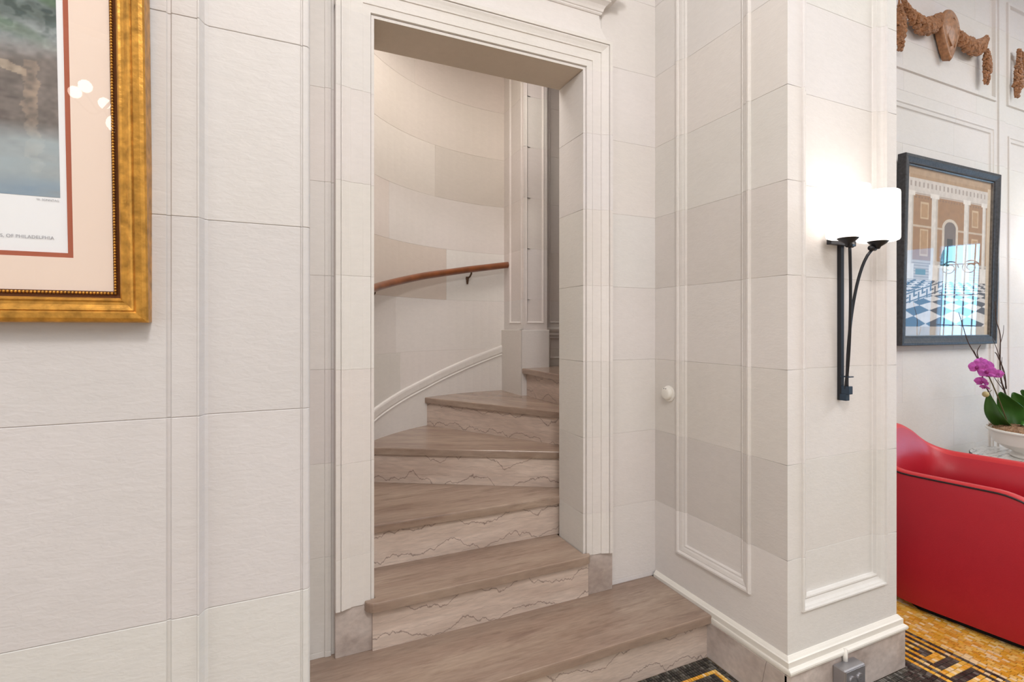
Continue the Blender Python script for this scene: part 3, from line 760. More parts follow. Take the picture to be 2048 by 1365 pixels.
for i, t in enumerate(tess):
    hx, hy = t[2] / 2 - .0011, t[3] / 2 - .0011
    dz = random.uniform(-.0006, .0002)
    if i in nearset:
        key = (round(hx, 4), round(hy, 3))
        if key not in cache:
            v, f = tbox(key[0], key[1]); me = bpy.data.meshes.new('tessera'); me.from_pydata(v, [], f); me.materials.append(MAT['tessera']); cache[key] = me
        o = bpy.data.objects.new('tessera', cache[key]); col.objects.link(o); o.parent = floor; o.location = (t[0], t[1], dz); o.rotation_euler = (random.uniform(-.01, .01), random.uniform(-.01, .01), random.uniform(-.03, .03))
        o.color = (*t[4], 1)
    else:
        v, f = tbox(hx, hy); n = len(V); V += [(a + t[0], b + t[1], c + dz) for a, b, c in v]; F += [tuple(q + n for q in g) for g in f]; C += [(*t[4], 1)] * len(v)
me = bpy.data.meshes.new('mosaic_tesserae'); me.from_pydata(V, [], F); me.materials.append(MAT['tessera_mass'])
ca = me.color_attributes.new('ink', 'FLOAT_COLOR', 'POINT'); ca.data.foreach_set('color', np.array(C, dtype=np.float32).ravel())
o = bpy.data.objects.new('mosaic_tesserae', me); col.objects.link(o); o.parent = floor; o['kind'] = 'stuff'
# dark bed under the built tesserae
MB().box(.9, 1.574, 1.30, 1.566, -.0045, -.0038).out('mosaic_bed', 'grout', floor)
MB().box(1.74, 2.95, .8, 1.8, -.0045, -.0038).out('mosaic_bed', 'grout', floor)

# ------------------------------------------------------------------ helper: flat print from a colour function
def print_mesh(name, w_, h_, nx, ny, fn, parent, loc):
    u = np.linspace(0, 1, nx); v = np.linspace(0, 1, ny)
    U, Vv = np.meshgrid(u, v); Cc = fn(U, Vv)
    Vt = [(a * w_, 0, b * h_) for b in v for a in u]
    Ft = [(j * nx + i, j * nx + i + 1, (j + 1) * nx + i + 1, (j + 1) * nx + i) for j in range(ny - 1) for i in range(nx - 1)]
    o = mesh(name, Vt, Ft, 'print_ink', parent, loc=loc, world=False)
    a = o.data.color_attributes.new('ink', 'FLOAT_COLOR', 'POINT')
    Cl = np.where(Cc <= .04045, Cc / 12.92, ((Cc + .055) / 1.055) ** 2.4).reshape(-1, 3)
    a.data.foreach_set('color', np.concatenate([Cl, np.ones((len(Cl), 1))], 1).astype(np.float32).ravel())
    return o
def vnoise(U, Vv, sx, sy, seed=0, oct_=4):
    r = np.random.default_rng(seed); T = np.zeros_like(U); amp = 1; tot = 0
    for k in range(oct_):
        g = r.random((64, 64)); x = U * sx * 2 ** k; y = Vv * sy * 2 ** k
        xi = np.floor(x).astype(int) % 63; yi = np.floor(y).astype(int) % 63; fx = x - np.floor(x); fy = y - np.floor(y)
        fx = fx * fx * (3 - 2 * fx); fy = fy * fy * (3 - 2 * fy)
        T += amp * ((g[yi, xi] * (1 - fx) + g[yi, xi + 1] * fx) * (1 - fy) + (g[yi + 1, xi] * (1 - fx) + g[yi + 1, xi + 1] * fx) * fy); tot += amp; amp *= .55
    return T / tot
def mixc(A, c, m):
    c = np.array(c) / 255.; return A * (1 - m[..., None]) + c * m[..., None]

# ------------------------------------------------------------------ gilt framed print on the left pier
pw, ph = .86, .80           # outer size
pc = empty('framed_landscape_print', (-.196 - pw / 2, YL - .018, 1.354), 'gilt framed landscape engraving with pink mat and rust inner line on the left wall', 'picture', rot=(R_(3.2), 0, 0))
# local frame: x along the wall, y into the wall, z up; front towards -y
gp = [(0, .016), (0, -.020), (.002, -.0235), (.007, -.0245), (.015, -.024), (.0175, -.0215), (.019, -.0225), (.022, -.0215), (.027, -.018), (.031, -.0175), (.034, -.0185), (.036, -.0165), (.0365, -.013), (.0375, -.012), (.0375, .0)]
def frame_bar(prof, W, H, side, mat, parent, name):
    # mitred bar; side 0 bottom 1 right 2 top 3 left
    rows = []
    for t, y in prof:
        c = [(-W / 2 + t, t), (W / 2 - t, t), (W / 2 - t, H - t), (-W / 2 + t, H - t)]
        a, b = c[side], c[(side + 1) % 4]
        rows.append([(a[0], y, a[1]), (b[0], y, b[1])])
    return MB().grid(rows).out(name, mat, parent, world=False)
for s_ in range(4): frame_bar(gp, pw, ph, s_, 'gold_leaf', pc, 'frame_bar')
# bead string along the sight edge
def beads(W, H, t, y, r, parent, mat, sides, lim=200):
    for s_ in sides:
        c = [(-W / 2 + t, t), (W / 2 - t, t), (W / 2 - t, H - t), (-W / 2 + t, H - t)]
        a, b = Vector(c[s_]), Vector(c[(s_ + 1) % 4]); L_ = (b - a).length; n = int(L_ / (r * 2.0)); mb = MB()
        for k in range(n + 1):
            q = a.lerp(b, k / n); mb.blob((q.x, y, q.y), r, n=6)
        mb.out('beading', mat, parent, world=False, smooth=True)
frame_bar([(.0370, -.012), (.0375, -.006), (.048, -.004), (.048, .0)], pw, ph, 1, 'gold_dark', pc, 'sight_edge'); frame_bar([(.0370, -.012), (.0375, -.006), (.048, -.004), (.048, .0)], pw, ph, 0, 'gold_dark', pc, 'sight_edge')
frame_bar([(.0370, -.012), (.0375, -.006), (.048, -.004), (.048, .0)], pw, ph, 2, 'gold_dark', pc, 'sight_edge'); frame_bar([(.0370, -.012), (.0375, -.006), (.048, -.004), (.048, .0)], pw, ph, 3, 'gold_dark', pc, 'sight_edge')
beads(pw, ph, .0448, -.0075, .0022, pc, 'gold_leaf', (0, 1, 2, 3))
def ring(t0, t1, y, mat, name, W, H, sk=0):
    V = []; 
    for t in (t0, t1):
        V += [(-W / 2 + t, y, t), (W / 2 - t, y, t), (W / 2 - t, y, H - t), (-W / 2 + t, y, H - t)]
    F = [(i, (i + 1) % 4, 4 + (i + 1) % 4, 4 + i) for i in range(4)]
    # inner bevel
    V += [(a, y + .0025, c) for a, b, c in V[4:8]]
    F += [(4 + i, 4 + (i + 1) % 4, 8 + (i + 1) % 4, 8 + i) for i in range(4)]
    return mesh(name, V, F, mat, pc, world=False)
ring(.0465, .0975, -.002, 'mat_board', 'mat', pw, ph)
ring(.0970, .1045, .0002, 'rust_bevel', 'inner_mat', pw, ph)
MB().box(-pw / 2 + .09, pw / 2 - .09, .0025, .004, .09, ph - .09).out('paper', 'paper', pc, world=False)
MB().box(-pw / 2 + .004, pw / 2 - .004, .006, .014, .004, ph - .004).out('backing', 'gold_dark', pc, world=False)
def landscape(U, V):
    # u 0..1 left to right, v 0 bottom..1 top; the right part is what shows
    n1 = vnoise(U, V, 5, 5, 1); n2 = vnoise(U, V, 22, 22, 2); n3 = vnoise(U, V, 9, 30, 3); n4 = vnoise(U, V, 60, 60, 8, 2)
    A = np.zeros(U.shape + (3,)) + np.array([205, 208, 212]) / 255.
    A = A * (.96 + .08 * n1[..., None])
    # distant grey trees
    A = mixc(A, (150, 152, 154), np.clip((n2 - .42 - (V - .55) * 2.2) * 6, 0, .75))
    # big tree at the right edge: stacked horizontal boughs
    bough = .5 + .5 * np.sin(V * 52 + U * 18 + n1 * 7)
    crown = np.clip((U - .80 + .09 * bough - .10 * (V - .6) + .10 * (n2 - .5)) * 16, 0, 1) * np.clip((V - .42) * 9, 0, 1)
    A = mixc(A, (84, 96, 92), crown * (.55 + .45 * n2)); A = mixc(A, (46, 58, 56), crown * np.clip((n4 - .5) * 4, 0, .7))
    A = mixc(A, (92, 118, 88), crown * np.clip((bough - .7) * 2.2, 0, .6))
    # brown middle ground with bridge timbers, cattle-like light patches and reeds
    g = np.clip((.46 - V + .05 * (n1 - .5)) * 14, 0, 1); A = mixc(A, (112, 102, 96), g * .9)
    A = mixc(A, (78, 70, 68), g * np.clip((n3 - .5) * 3, 0, .8))
    beam = (np.abs(V - (.415 - (U - .8) * .35) + .02 * (n2 - .5)) < .011) & (U > .78) & (U < .945); A = mixc(A, (172, 156, 138), beam * .8)
    A = A * (.80 + .36 * n4[..., None])
    trunk = (np.abs(U - (.955 + .012 * (n3 - .5) * 4)) < .008 + .008 * n2) & (V < .40) & (V > .07); A = mixc(A, (164, 144, 126), trunk * n4)
    fig = (((U - .825) / .022) ** 2 + ((V - .235) / .045) ** 2 < 1); A = mixc(A, (170, 148, 124), fig * .8)
    # water
    wt = np.clip((.22 - V) * 18, 0, 1); A = mixc(A, (168, 182, 188), wt * (.55 + .4 * n3))
    wl_ = np.clip((.07 - V) * 20, 0, 1); A = mixc(A, (118, 138, 158), wl_ * n3)
    e = np.minimum(np.minimum(U, 1 - U) * 60, np.minimum(V, 1 - V) * 40); A = A * 1.0
    return np.clip(A, 0, 1)
ix0 = -pw / 2 + .113; iw = pw - .226
print_mesh('engraving', iw, ph - .19 - .118, 420, 330, landscape, pc, (ix0, .0022, .187))
# caption lines under the engraving
def caption(txt, size, x_right, z, nm):
    cu = bpy.data.curves.new(nm, 'FONT'); cu.body = txt; cu.size = size; cu.align_x = 'RIGHT'; cu.materials.append(MAT['ink'])
    t_ = bpy.data.objects.new(nm, cu); me = bpy.data.meshes.new_from_object(t_); bpy.data.objects.remove(t_); me.name = nm; o = bpy.data.objects.new(nm, me); col.objects.link(o); o.parent = pc; o.location = (x_right, .0015, z); o.rotation_euler = (PI / 2, 0, 0)
caption('COLLECTIONS, OF PHILADELPHIA', .0068, pw / 2 - .121, .124, 'caption')
caption('W. SONNTAG', .0042, pw / 2 - .114, .181, 'credit_line')
MB().add([(-pw / 2 + .038, -.005, .038), (pw / 2 - .038, -.005, .038), (pw / 2 - .038, -.005, ph - .038), (-pw / 2 + .038, -.005, ph - .038)], [(0, 1, 2, 3)]).out('glass_pane', 'glass_pane', pc, world=False)

# ------------------------------------------------------------------ sconce on the pillar
sc = empty('wall_sconce', (1.90, 1.19, 1.07), 'black iron wall sconce with two white glass drum shades on the pillar', 'sconce')
YF = YP + .026
MB().box(1.898, 1.916, YF - .015, YF, 1.073, 1.69, b=.001).out('back_bar', 'iron', sc)
MB().box(1.815, 1.958, YF - .033, YF - .015, 1.650, 1.674, b=.001).out('cross_bar', 'iron', sc)
MB().box(1.895, 1.917, 1.197, 1.226, 1.098, 1.128, b=.001).out('clamp_block', 'iron_blue', sc)
MB().box(1.893, 1.913, 1.206, 1.230, 1.074, 1.098, b=.001).out('foot_block', 'iron_blue', sc)
MB().box(1.894, 1.918, 1.194, 1.228, 1.161, 1.165).out('collar', 'iron_blue', sc)
for k, (sx, sy, bx) in enumerate(((1.802, 1.142, 1.900), (1.972, 1.142, 1.909))):
    zt = 1.632
    pts = []
    for i in range(25):
        s = i / 24; q = 1 - math.sqrt(max(0, 1 - (s * .985) ** 2)) if k == 1 else s ** 2.2
        pts.append((bx + (sx - bx) * q * (1 if k else 1.0), 1.213 + (sy - 1.213) * q, 1.115 + (zt - 1.115) * s))
    if k == 0:
        pts = [(1.900, 1.213, 1.115)] + [(1.900 + (1.812 - 1.900) * s ** 1.6, 1.213 + (1.142 - 1.213) * s, 1.115 + (zt - 1.115) * s) for s in [j / 24 for j in range(1, 25)]]
    MB().tube(pts, .0052, 10).out('curved_rod', 'iron', sc, smooth=True)
    ex, ey = pts[-1][0], pts[-1][1]
    MB().tube([(ex - .012, ey, zt + .004), (ex + .014, ey, zt + .004)], .010, 12).out('knuckle', 'iron', sc, smooth=True)
    MB().lathe([(.006, zt), (.010, zt + .008), (.024, zt + .017), (.033, zt + .026), (.034, zt + .029), (.0, zt + .030)], sx, sy, 28).out('cup', 'iron', sc, smooth=True)
    z0 = zt + .027; Rr = .0675
    pr = [(.030, z0), (.058, z0 + .0005), (.0645, z0 + .003), (.0672, z0 + .008), (Rr, z0 + .02), (Rr, z0 + .172), (.0665, z0 + .177), (.064, z0 + .179), (.062, z0 + .177), (.0625, z0 + .015), (.03, z0 + .006)]
    MB().lathe(pr, sx, sy, 48, close=False).out('glass_shade', 'opal_glass', sc, smooth=True)
    l = point('sconce_bulb', (sx, sy, z0 + .11), 0.22, WARM, .03)

# ------------------------------------------------------------------ switch plate, detector, outlet, conduit
sw = empty('switch_plate', (1.459, YD - .004, 1.293), 'small painted blank plate with round button right of the doorway', 'switch')
MB().box(1.430, 1.489, YD - .0045, YD, 1.237, 1.350, b=.0015).out('plate', 'white_paint', sw)
MB().lathe([(.006, 0), (.006, .004), (.0045, .006), (.001, .0068)], 0, 0, 18).out('button', 'white_paint', sw, smooth=True).rotation_euler = (PI / 2, 0, 0)
b_ = sw.children[-1]; b_.location = (-.001, -.004, .0)
det = empty('wall_detector', (XR, 1.811, 1.045), 'small round painted knob fitting on the pillar side near the corner', 'detector')
def lathe_x(prof, cy, cz, n=28):
    V = []; F = []
    for r, d in prof:
        for i in range(n): a = 2 * PI * i / n; V.append((XR - d, cy + r * math.cos(a), cz + r * math.sin(a)))
    for k in range(len(prof) - 1):
        for i in range(n): F.append((k * n + i, k * n + (i + 1) % n, (k + 1) * n + (i + 1) % n, (k + 1) * n + i))
    F.append(tuple((len(prof) - 1) * n + i for i in range(n))); mb = MB(); mb.add(V, F); return mb
lathe_x([(.037, 0), (.037, .005), (.035, .008), (.030, .0085)], 1.811, 1.045).out('base_ring', 'white_paint', det, smooth=True)
lathe_x([(.030, .008), (.0295, .018), (.026, .023), (.018, .0255), (.004, .026)], 1.812, 1.047).out('cover', 'white_paint', det, smooth=True)
for dy in (-.006, .006): lathe_x([(.0022, .022), (.0022, .0255)], 1.812 + dy, 1.069, 8).out('hole', 'slot_dark', det)
ob = empty('outlet_box', (1.859, 1.17, .0), 'metal surface outlet box on the marble skirting of the pillar', 'outlet')
MB().box(1.802, 1.916, 1.152, 1.1965, .052, .132, b=.004).out('box', 'galvanized', ob)
MB().box(1.806, 1.912, 1.1495, 1.153, .056, .128, b=.0015).out('cover_plate', 'galvanized', ob)
for k, dx in enumerate((-.021, .021)):
    o = MB().lathe([(.0155, 0), (.0155, .0025), (.014, .0035), (.0, .0035)], 0, 0, 20).out('socket', 'galvanized', ob, smooth=False, world=False)
    o.rotation_euler = (PI / 2, 0, 0); o.location = (dx, -.0205, .092)
    for dz in (-.005, .005):
        MB().box(dx - .004, dx + .004, -.0246, -.0238, .092 + dz - .001, .092 + dz + .001).out('slot', 'slot_dark', o, world=False).matrix_parent_inverse = o.matrix_basis.inverted()
MB().tube([(1.862, 1.19, .128), (1.862, 1.19, .150), (1.866, 1.193, .162), (1.872, 1.197, .166)], .0085, 10).out('conduit', 'white_paint', ob, smooth=True)
# dark blue edge of a fitting on the hidden side of the pillar
ft = empty('side_fitting', (2.24, 1.30, 1.46), 'thin dark blue metal edge of a fitting on the far side of the pillar', 'fitting')
V = [(2.222, 1.28, 1.585), (2.222, 1.34, 1.585), (2.222, 1.34, 1.462), (2.222, 1.28, 1.462), (2.226, 1.28, 1.585), (2.226, 1.34, 1.585), (2.242, 1.34, 1.462), (2.242, 1.28, 1.462)]
mesh('bracket_body', V, [(0, 1, 2, 3), (4, 7, 6, 5), (0, 3, 7, 4), (1, 5, 6, 2), (0, 4, 5, 1), (3, 2, 6, 7)], 'iron_blue', ft)
MB().box(2.222, 2.243, 1.279, 1.341, 1.459, 1.462).out('bottom_lip', 'frame_silver', ft)

# ------------------------------------------------------------------ black framed photograph on the lounge wall
fw, fh = 1.128, 1.194
fp = empty('framed_hall_photograph', (4.052, YW - .014, 1.232), 'black framed picture of a columned hall with checkered floor on the lounge wall', 'picture', rot=(R_(1.2), 0, 0))
fprof = [(0, .012), (0, -.034), (.003, -.037), (.018, -.038), (.024, -.034), (.045, -.026), (.052, -.026), (.054, -.020), (.060, -.018), (.060, .0)]
for s_ in range(4): frame_bar(fprof, fw, fh, s_, 'frame_black', fp, 'frame_bar')
for s_ in range(4): frame_bar([(.0595, -.0195), (.063, -.0185), (.0635, 0)], fw, fh, s_, 'frame_silver', fp, 'sight_edge')
MB().box(-fw / 2 + .004, fw / 2 - .004, .003, .010, .004, fh - .004).out('backing', 'frame_black', fp, world=False)
def hall(U, V):
    nz = vnoise(U, V, 40, 40, 11, 3); n1 = vnoise(U, V, 6, 6, 12)
    A = np.zeros(U.shape + (3,)) + np.array([196, 172, 148]) / 255.
    W = 1 - V      # distance from the top
    inside = (U > .04) & (U < .955) & (V > .055) & (V < .955)
    A = mixc(A, (172, 140, 108), inside * 1.0)
    # back wall panels
    for a, b in ((.09, .28), (.36, .66), (.72, .93)):
        A = mixc(A, (158, 118, 82), ((U > a) & (U < b) & (V > .45) & (V < .84)) * 1.0)
    for a, b, c, d in ((.16, .25, .48, .64), (.16, .25, .70, .80), (.76, .84, .48, .62), (.76, .84, .69, .80)):
        A = mixc(A, (198, 170, 136), ((U > a) & (U < b) & (V > c) & (V < d)) * 1.0); A = mixc(A, (176, 138, 98), ((U > a + .01) & (U < b - .01) & (V > c + .01) & (V < d - .01)) * 1.0)
    A = mixc(A, (205, 190, 172), ((np.abs(V - .655) < .006) & (U > .08) & (U < .94)) * .8)
    # arch and dark doorway
    r = np.hypot((U - .50) / .095, np.maximum(V - .66, 0) / .062); arch = ((r < 1) & (V > .43)); A = mixc(A, (206, 192, 176), arch * 1.0)
    r = np.hypot((U - .50) / .068, np.maximum(V - .66, 0) / .045); A = mixc(A, (112, 100, 96), ((r < 1) & (V > .43)) * 1.0)
    A = mixc(A, (34, 38, 46), ((np.abs(U - .50) < .035) & (V > .43) & (V < .60)) * .9)
    # frieze with dentils
    A = mixc(A, (206, 196, 188), ((V > .84) & (V < .935)) * 1.0)
    A = mixc(A, (150, 134, 124), ((V > .885) & (V < .915) & (np.mod(U * 22, 1) < .38)) * .7); A = mixc(A, (160, 140, 124), ((V > .842) & (V < .85)) * .8)
    A = mixc(A, (128, 100, 80), ((V > .82) & (V < .832) & (np.mod(U * 30, 1) < .55) & (U > .09)) * .6)
    # steps at the back and plinths
    base = (V < .455) & (V > .335); A = mixc(A, (186, 178, 172), base * .9)
    stp = base & (np.mod(V * 60, 1) < .35) & ((U < .28) | (U > .7)); A = mixc(A, (140, 128, 122), stp * .8)
    A = mixc(A, (70, 104, 100), ((U > .12) & (U < .23) & (V > .365) & (V < .40)) * .8)
    # columns
    for c, wd in ((.055, .028), (.315, .034), (.695, .030), (.915, .022)):
        m_ = (np.abs(U - c) < wd) & (V > .34) & (V < .86); A = mixc(A, (216, 208, 200), m_ * 1.0); A = mixc(A, (178, 166, 156), (m_ & (U > c + wd * .45)) * .6)
        A = mixc(A, (224, 216, 208), ((np.abs(U - c) < wd + .016) & (((V > .34) & (V < .43)) | ((V > .83) & (V < .86)))) * 1.0)
    # pedestal with statue
    A = mixc(A, (200, 196, 192), ((np.abs(U - .47) < .085) & (V > .33) & (V < .425)) * 1.0); A = mixc(A, (220, 216, 210), ((np.abs(U - .47) < .105) & (V > .415) & (V < .432)) * 1.0)
    r = np.hypot((U - .445) / .052, (V - .43) / .105); A = mixc(A, (38, 72, 74), ((r < 1) & (V > .43)) * 1.0)
    # checkered floor in perspective with a meander band
    fl = (V < .335) & (V > .055)
    k = 1.0 / (.44 - V + 1e-6); X = (U - .42) * k * .115; Y = k * .95
    chk = (np.floor(X * 9 + Y * 1.35) + np.floor(X * 9 - Y * 1.35)) % 2
    A = mixc(A, (214, 208, 204), fl * 1.0); A = mixc(A, (58, 62, 74), (fl & (chk > .5)) * .95)
    for vb, hb in ((.215, .034),):
        vv = vb - (U - .0) * -.22; m_ = fl & (np.abs(V - vv) < hb) & (U < .45)
        A = mixc(A, (214, 208, 204), m_ * 1.0)
        q = (V - vv) / hb; g = np.mod(U * 11, 1)
        key = ((np.abs(q + .75) < .12) | ((np.abs(q - .75) < .12)) | ((np.abs(g - .2) < .09) & (q > -.2)) | ((np.abs(q) < .14) & (g > .2) & (g < .6)) | ((np.abs(g - .75) < .09) & (q < .4)))
        A = mixc(A, (58, 62, 74), (m_ & key) * .9)
    A = mixc(A, (188, 176, 164), (V < .055) * 1.0); A = mixc(A, (206, 186, 160), ((U > .955) | (U < .02)) * .9); A = mixc(A, (176, 146, 116), (V > .955) * .9)
    return np.clip(A * (.93 + .12 * nz[..., None]), 0, 1)
print_mesh('photograph', fw - .12, fh - .12, 300, 330, hall, fp, (-fw / 2 + .06, -.006, .06))
MB().add([(-fw / 2 + .058, -.014, .058), (fw / 2 - .058, -.014, .058), (fw / 2 - .058, -.014, fh - .058), (-fw / 2 + .058, -.014, fh - .058)], [(0, 1, 2, 3)]).out('glass_pane', 'glass_pane', fp, world=False)

# ------------------------------------------------------------------ carved garlands on the lounge wall
def bunch(path, rad, parent, name, dens=1.0, fr=.024):
    P = spline(path, 6); mb = MB(); Lk = 0
    n = len(P)
    core = []
    for i, q in enumerate(P):
        t = i / (n - 1); r = float(np.interp(t, [k / (len(rad) - 1) for k in range(len(rad))], rad)); core.append(r * .5)
    mb.tube(P, core, 8)
    for i, q in enumerate(P[:-1]):
        t = i / (n - 1); r = float(np.interp(t, [k / (len(rad) - 1) for k in range(len(rad))], rad))
        if r < .016: continue
        for k in range(int(8 * dens)):
            a = random.uniform(0, 2 * PI); s = random.uniform(.5, 1.0)
            f = random.uniform(0, 1); qq = q.lerp(P[i + 1], f)
            d = (P[i + 1] - q).normalized(); nrm = Vector((-d.z, 0, d.x))
            c = qq + nrm * (r * .78 * math.cos(a)) + Vector((0, -abs(math.sin(a)) * r * .7, 0))
            mb.blob(c, min(fr, r * .52) * random.uniform(.6, 1.0), n=6, jit=.2)
    return mb.out(name, 'carved_wood', parent, smooth=False)
yw = YW - .034
def G(pts): return [(x, yw, z) for x, z in pts]
g1 = empty('carved_garland', (4.08, YW, 3.3), 'carved brown garland with oval shield and two hanging drops high on the lounge wall', 'garland', group=None)
bunch(G([(3.492, 3.432), (3.489, 3.363), (3.488, 3.275), (3.488, 3.186), (3.492, 3.068)]), [.010, .011, .024, .036, .034, .016], g1, 'drop')
bunch(G([(3.506, 3.412), (3.574, 3.338), (3.683, 3.282), (3.776, 3.282), (3.866, 3.334), (3.933, 3.392)]), [.013, .028, .046, .052, .042, .02], g1, 'swag')
bunch(G([(4.085, 3.363), (4.144, 3.309), (4.223, 3.275), (4.321, 3.270), (4.409, 3.299), (4.473, 3.353), (4.518, 3.397)]), [.02, .038, .050, .048, .028, .013], g1, 'swag')
bunch(G([(4.515, 3.409), (4.507, 3.304), (4.501, 3.196), (4.499, 3.059)]), [.010, .011, .030, .034, .018], g1, 'drop')
def shield(ins, y):
    o = []; z0, z1, w0, cx = 3.112, 3.452, .110, 4.022
    for k in range(48):
        a = 2 * PI * k / 48; xx = math.cos(a); zz = math.sin(a)
        zc = z0 + .215
        if zz >= 0: px_, pz_ = w0 * xx, (z1 - zc) * zz
        else: px_, pz_ = w0 * math.copysign(abs(xx) ** .95, xx), -(zc - z0) * (1 - abs(xx) ** 1.25) ** .95
        q = 1 - ins; o.append((cx + px_ * q, y, zc + pz_ * q - (1 - q) * .02))
    return o
sh = MB().grid([shield(.1, YW - .006), shield(.02, YW - .040), shield(0, YW - .046), shield(.04, YW - .056), shield(.13, YW - .060), shield(.17, YW - .055), shield(.4, YW - .066), shield(.75, YW - .074), shield(.99, YW - .076)], closed=True).out('shield', 'carved_wood', g1, smooth=True)
mb = MB()
for s_ in (-1, 1):
    mb.tube(spline([(4.022, YW - .070, 3.39), (4.022 + s_ * .05, YW - .060, 3.37), (4.022 + s_ * .03, YW - .071, 3.32), (4.022 + s_ * .05, YW - .062, 3.27), (4.022 + s_ * .015, YW - .068, 3.20)], 5), .004, 6)
mb.out('scrollwork', 'carved_wood', sh, smooth=True)
g2 = empty('carved_garland', (5.4, YW, 3.3), 'second carved brown garland, cut off at the right edge of the photo', 'garland')
bunch(G([(4.958, 3.410), (4.947, 3.294), (4.932, 3.176), (4.922, 3.044)]), [.018, .02, .034, .038, .018], g2, 'drop')
bunch(G([(4.969, 3.412), (5.038, 3.324), (5.126, 3.265), (5.244, 3.255), (5.362, 3.294), (5.450, 3.383)]), [.014, .028, .046, .052, .042, .02], g2, 'swag')

# ------------------------------------------------------------------ red leather tub chair
ca_ = 8.8
chr_ = empty('tub_armchair', (3.065, 1.262, 0), 'red leather tub armchair with black piping beside the pillar', 'armchair', rot=(0, 0, R_(ca_)))
hw, yf, yb = .32, -.46, .40
def plan(n_arm=26, n_back=34):
    """ (x, y, outward nx, ny, key) base line of the shell, near arm -> back -> far arm """
    L_ = []
    ys = np.linspace(yf, .10, n_arm)
    for y in ys[:-1]: L_.append((-hw, y, -1, 0))
    for t in np.linspace(180, 0, n_back):
        c, s = math.cos(R_(t)), math.sin(R_(t)); e = .62
        x = hw * math.copysign(abs(c) ** e, c); y = .10 + (yb - .10) * abs(s) ** e
        nx, ny = math.copysign(abs(c) ** 1.2, c), abs(s) ** 1.2; q = math.hypot(nx, ny); L_.append((x, y, nx / q, ny / q))
    for y in ys[::-1][1:]: L_.append((hw, y, 1, 0))
    return L_
def hgt(x, y):
    back = .652 + .165 * max(0, min(1, (y - .22) / .16)) * (math.cos(min(1, abs(x) / hw) * PI / 2) ** .8)
    t = (y - yf) / .37         # rounded fall at the front of each arm
    if t < 1: back = .05 + (back - .05) * math.sqrt(max(0, 1 - (1 - t) ** 2.0)) 
    return back
PL = plan()
def shellrow(fn): return [fn(x, y, nx, ny, hgt(x, y)) for x, y, nx, ny in PL]
lean = .045
def outer(f): return lambda x, y, nx, ny, h: (x + nx * lean * f * (h / .66), y + ny * lean * f, .034 + (h - .034) * f)
rows = [shellrow(outer(f)) for f in (0, .02, .15, .35, .55, .75, .9, .97, 1.0)]
bulge = [0, .004, .010, .014, .014, .010, .005, .001, -.003]
rows = [[(p[0] + PL[i][2] * b, p[1] + PL[i][3] * b, p[2]) for i, p in enumerate(r)] for r, b in zip(rows, bulge)]
MB().grid(rows).out('outer_shell', 'leather', chr_, world=False, smooth=True)
def top(o, dz): return lambda x, y, nx, ny, h: (x + nx * (lean * (h / .66) + o), y + ny * (lean + o), h + dz)
rows = [shellrow(top(-.003, .001)), shellrow(top(-.002, .006)), shellrow(top(-.008, .011)), shellrow(top(-.020, .013)), shellrow(top(-.038, .011)), shellrow(top(-.052, .004)), shellrow(top(-.060, -.010))]
MB().grid(rows).out('top_rim', 'leather_rim', chr_, world=False, smooth=True)
def inn(o, f): return lambda x, y, nx, ny, h: (x + nx * (lean * (h / .66) + o), y + ny * (lean + o), max(.0, h * (1 - f) + .36 * f) if h > .36 else h)
rows = [shellrow(inn(a, f)) for a, f in ((-.060, .022), (-.076, .09), (-.096, .18), (-.108, .30), (-.112, .42), (-.106, .55), (-.096, .68), (-.092, .8), (-.10, 1.0))]
MB().grid(rows).out('inner_shell', 'leather', chr_, world=False, smooth=True)
pp = [Vector(p) for p in shellrow(top(.0, .0))]
MB().tube(pp, .0036, 8).out('piping', 'black_piping', chr_, world=False, smooth=True)
MB().prism([(-.2, yf + .05), (.2, yf + .05), (.21, .1), (.16, .22), (-.16, .22), (-.21, .1)], .14, .43, cham=.05).out('seat_cushion', 'leather', chr_, world=False, smooth=False)
MB().prism([(-hw + .045, yf + .05), (hw - .045, yf + .05), (hw - .045, .2), (.16, yb - .06), (-.16, yb - .06), (-hw + .045, .2)], .0, .05).out('plinth', 'gap_shade', chr_, world=False)  # recessed base, near black: shade under the chair put into its colour

# ------------------------------------------------------------------ side table with orchid bowl
tx, ty = 4.25, 1.505
tb = empty('side_table', (tx, ty, 0), 'round side table with veined white marble top behind the red armchair', 'table')
TZt = .536
MB().lathe([(.30, TZt - .004), (.337, TZt - .003), (.340, TZt + .0), (.337, TZt + .003), (.0, TZt + .0031)], tx, ty, 56).out('table_top', 'table_marble', tb)
MB().lathe([(.332, TZt - .034), (.343, TZt - .034), (.343, TZt - .002), (.341, TZt - .002)], tx, ty, 56, close=False).out('metal_rim', 'black_metal', tb, smooth=True)
MB().lathe([(.0, TZt - .03), (.335, TZt - .03), (.335, TZt - .004), (.0, TZt - .004)], tx, ty, 40, close=False).out('underside', 'black_metal', tb)
MB().lathe([(.03, .02), (.03, TZt - .03)], tx, ty, 20).out('pedestal', 'black_metal', tb, smooth=True)
MB().lathe([(.20, 0), (.20, .015), (.05, .03)], tx, ty, 36).out('base', 'black_metal', tb)
zb_ = TZt + .0035
bx_, by_ = 4.258, 1.505
orc = empty('orchid_bowl', (bx_, by_, zb_), 'white urn bowl of purple orchid, broad green leaves and bare twigs on marble table', 'plant')
bp_ = [(.0, 0), (.150, 0), (.156, .004), (.156, .012), (.146, .020), (.136, .026), (.150, .036), (.19, .055), (.225, .080), (.232, .084), (.234, .088), (.246, .12), (.254, .150), (.262, .158), (.268, .160), (.270, .166), (.268, .172), (.258, .174), (.25, .166), (.24, .14), (.0, .12)]
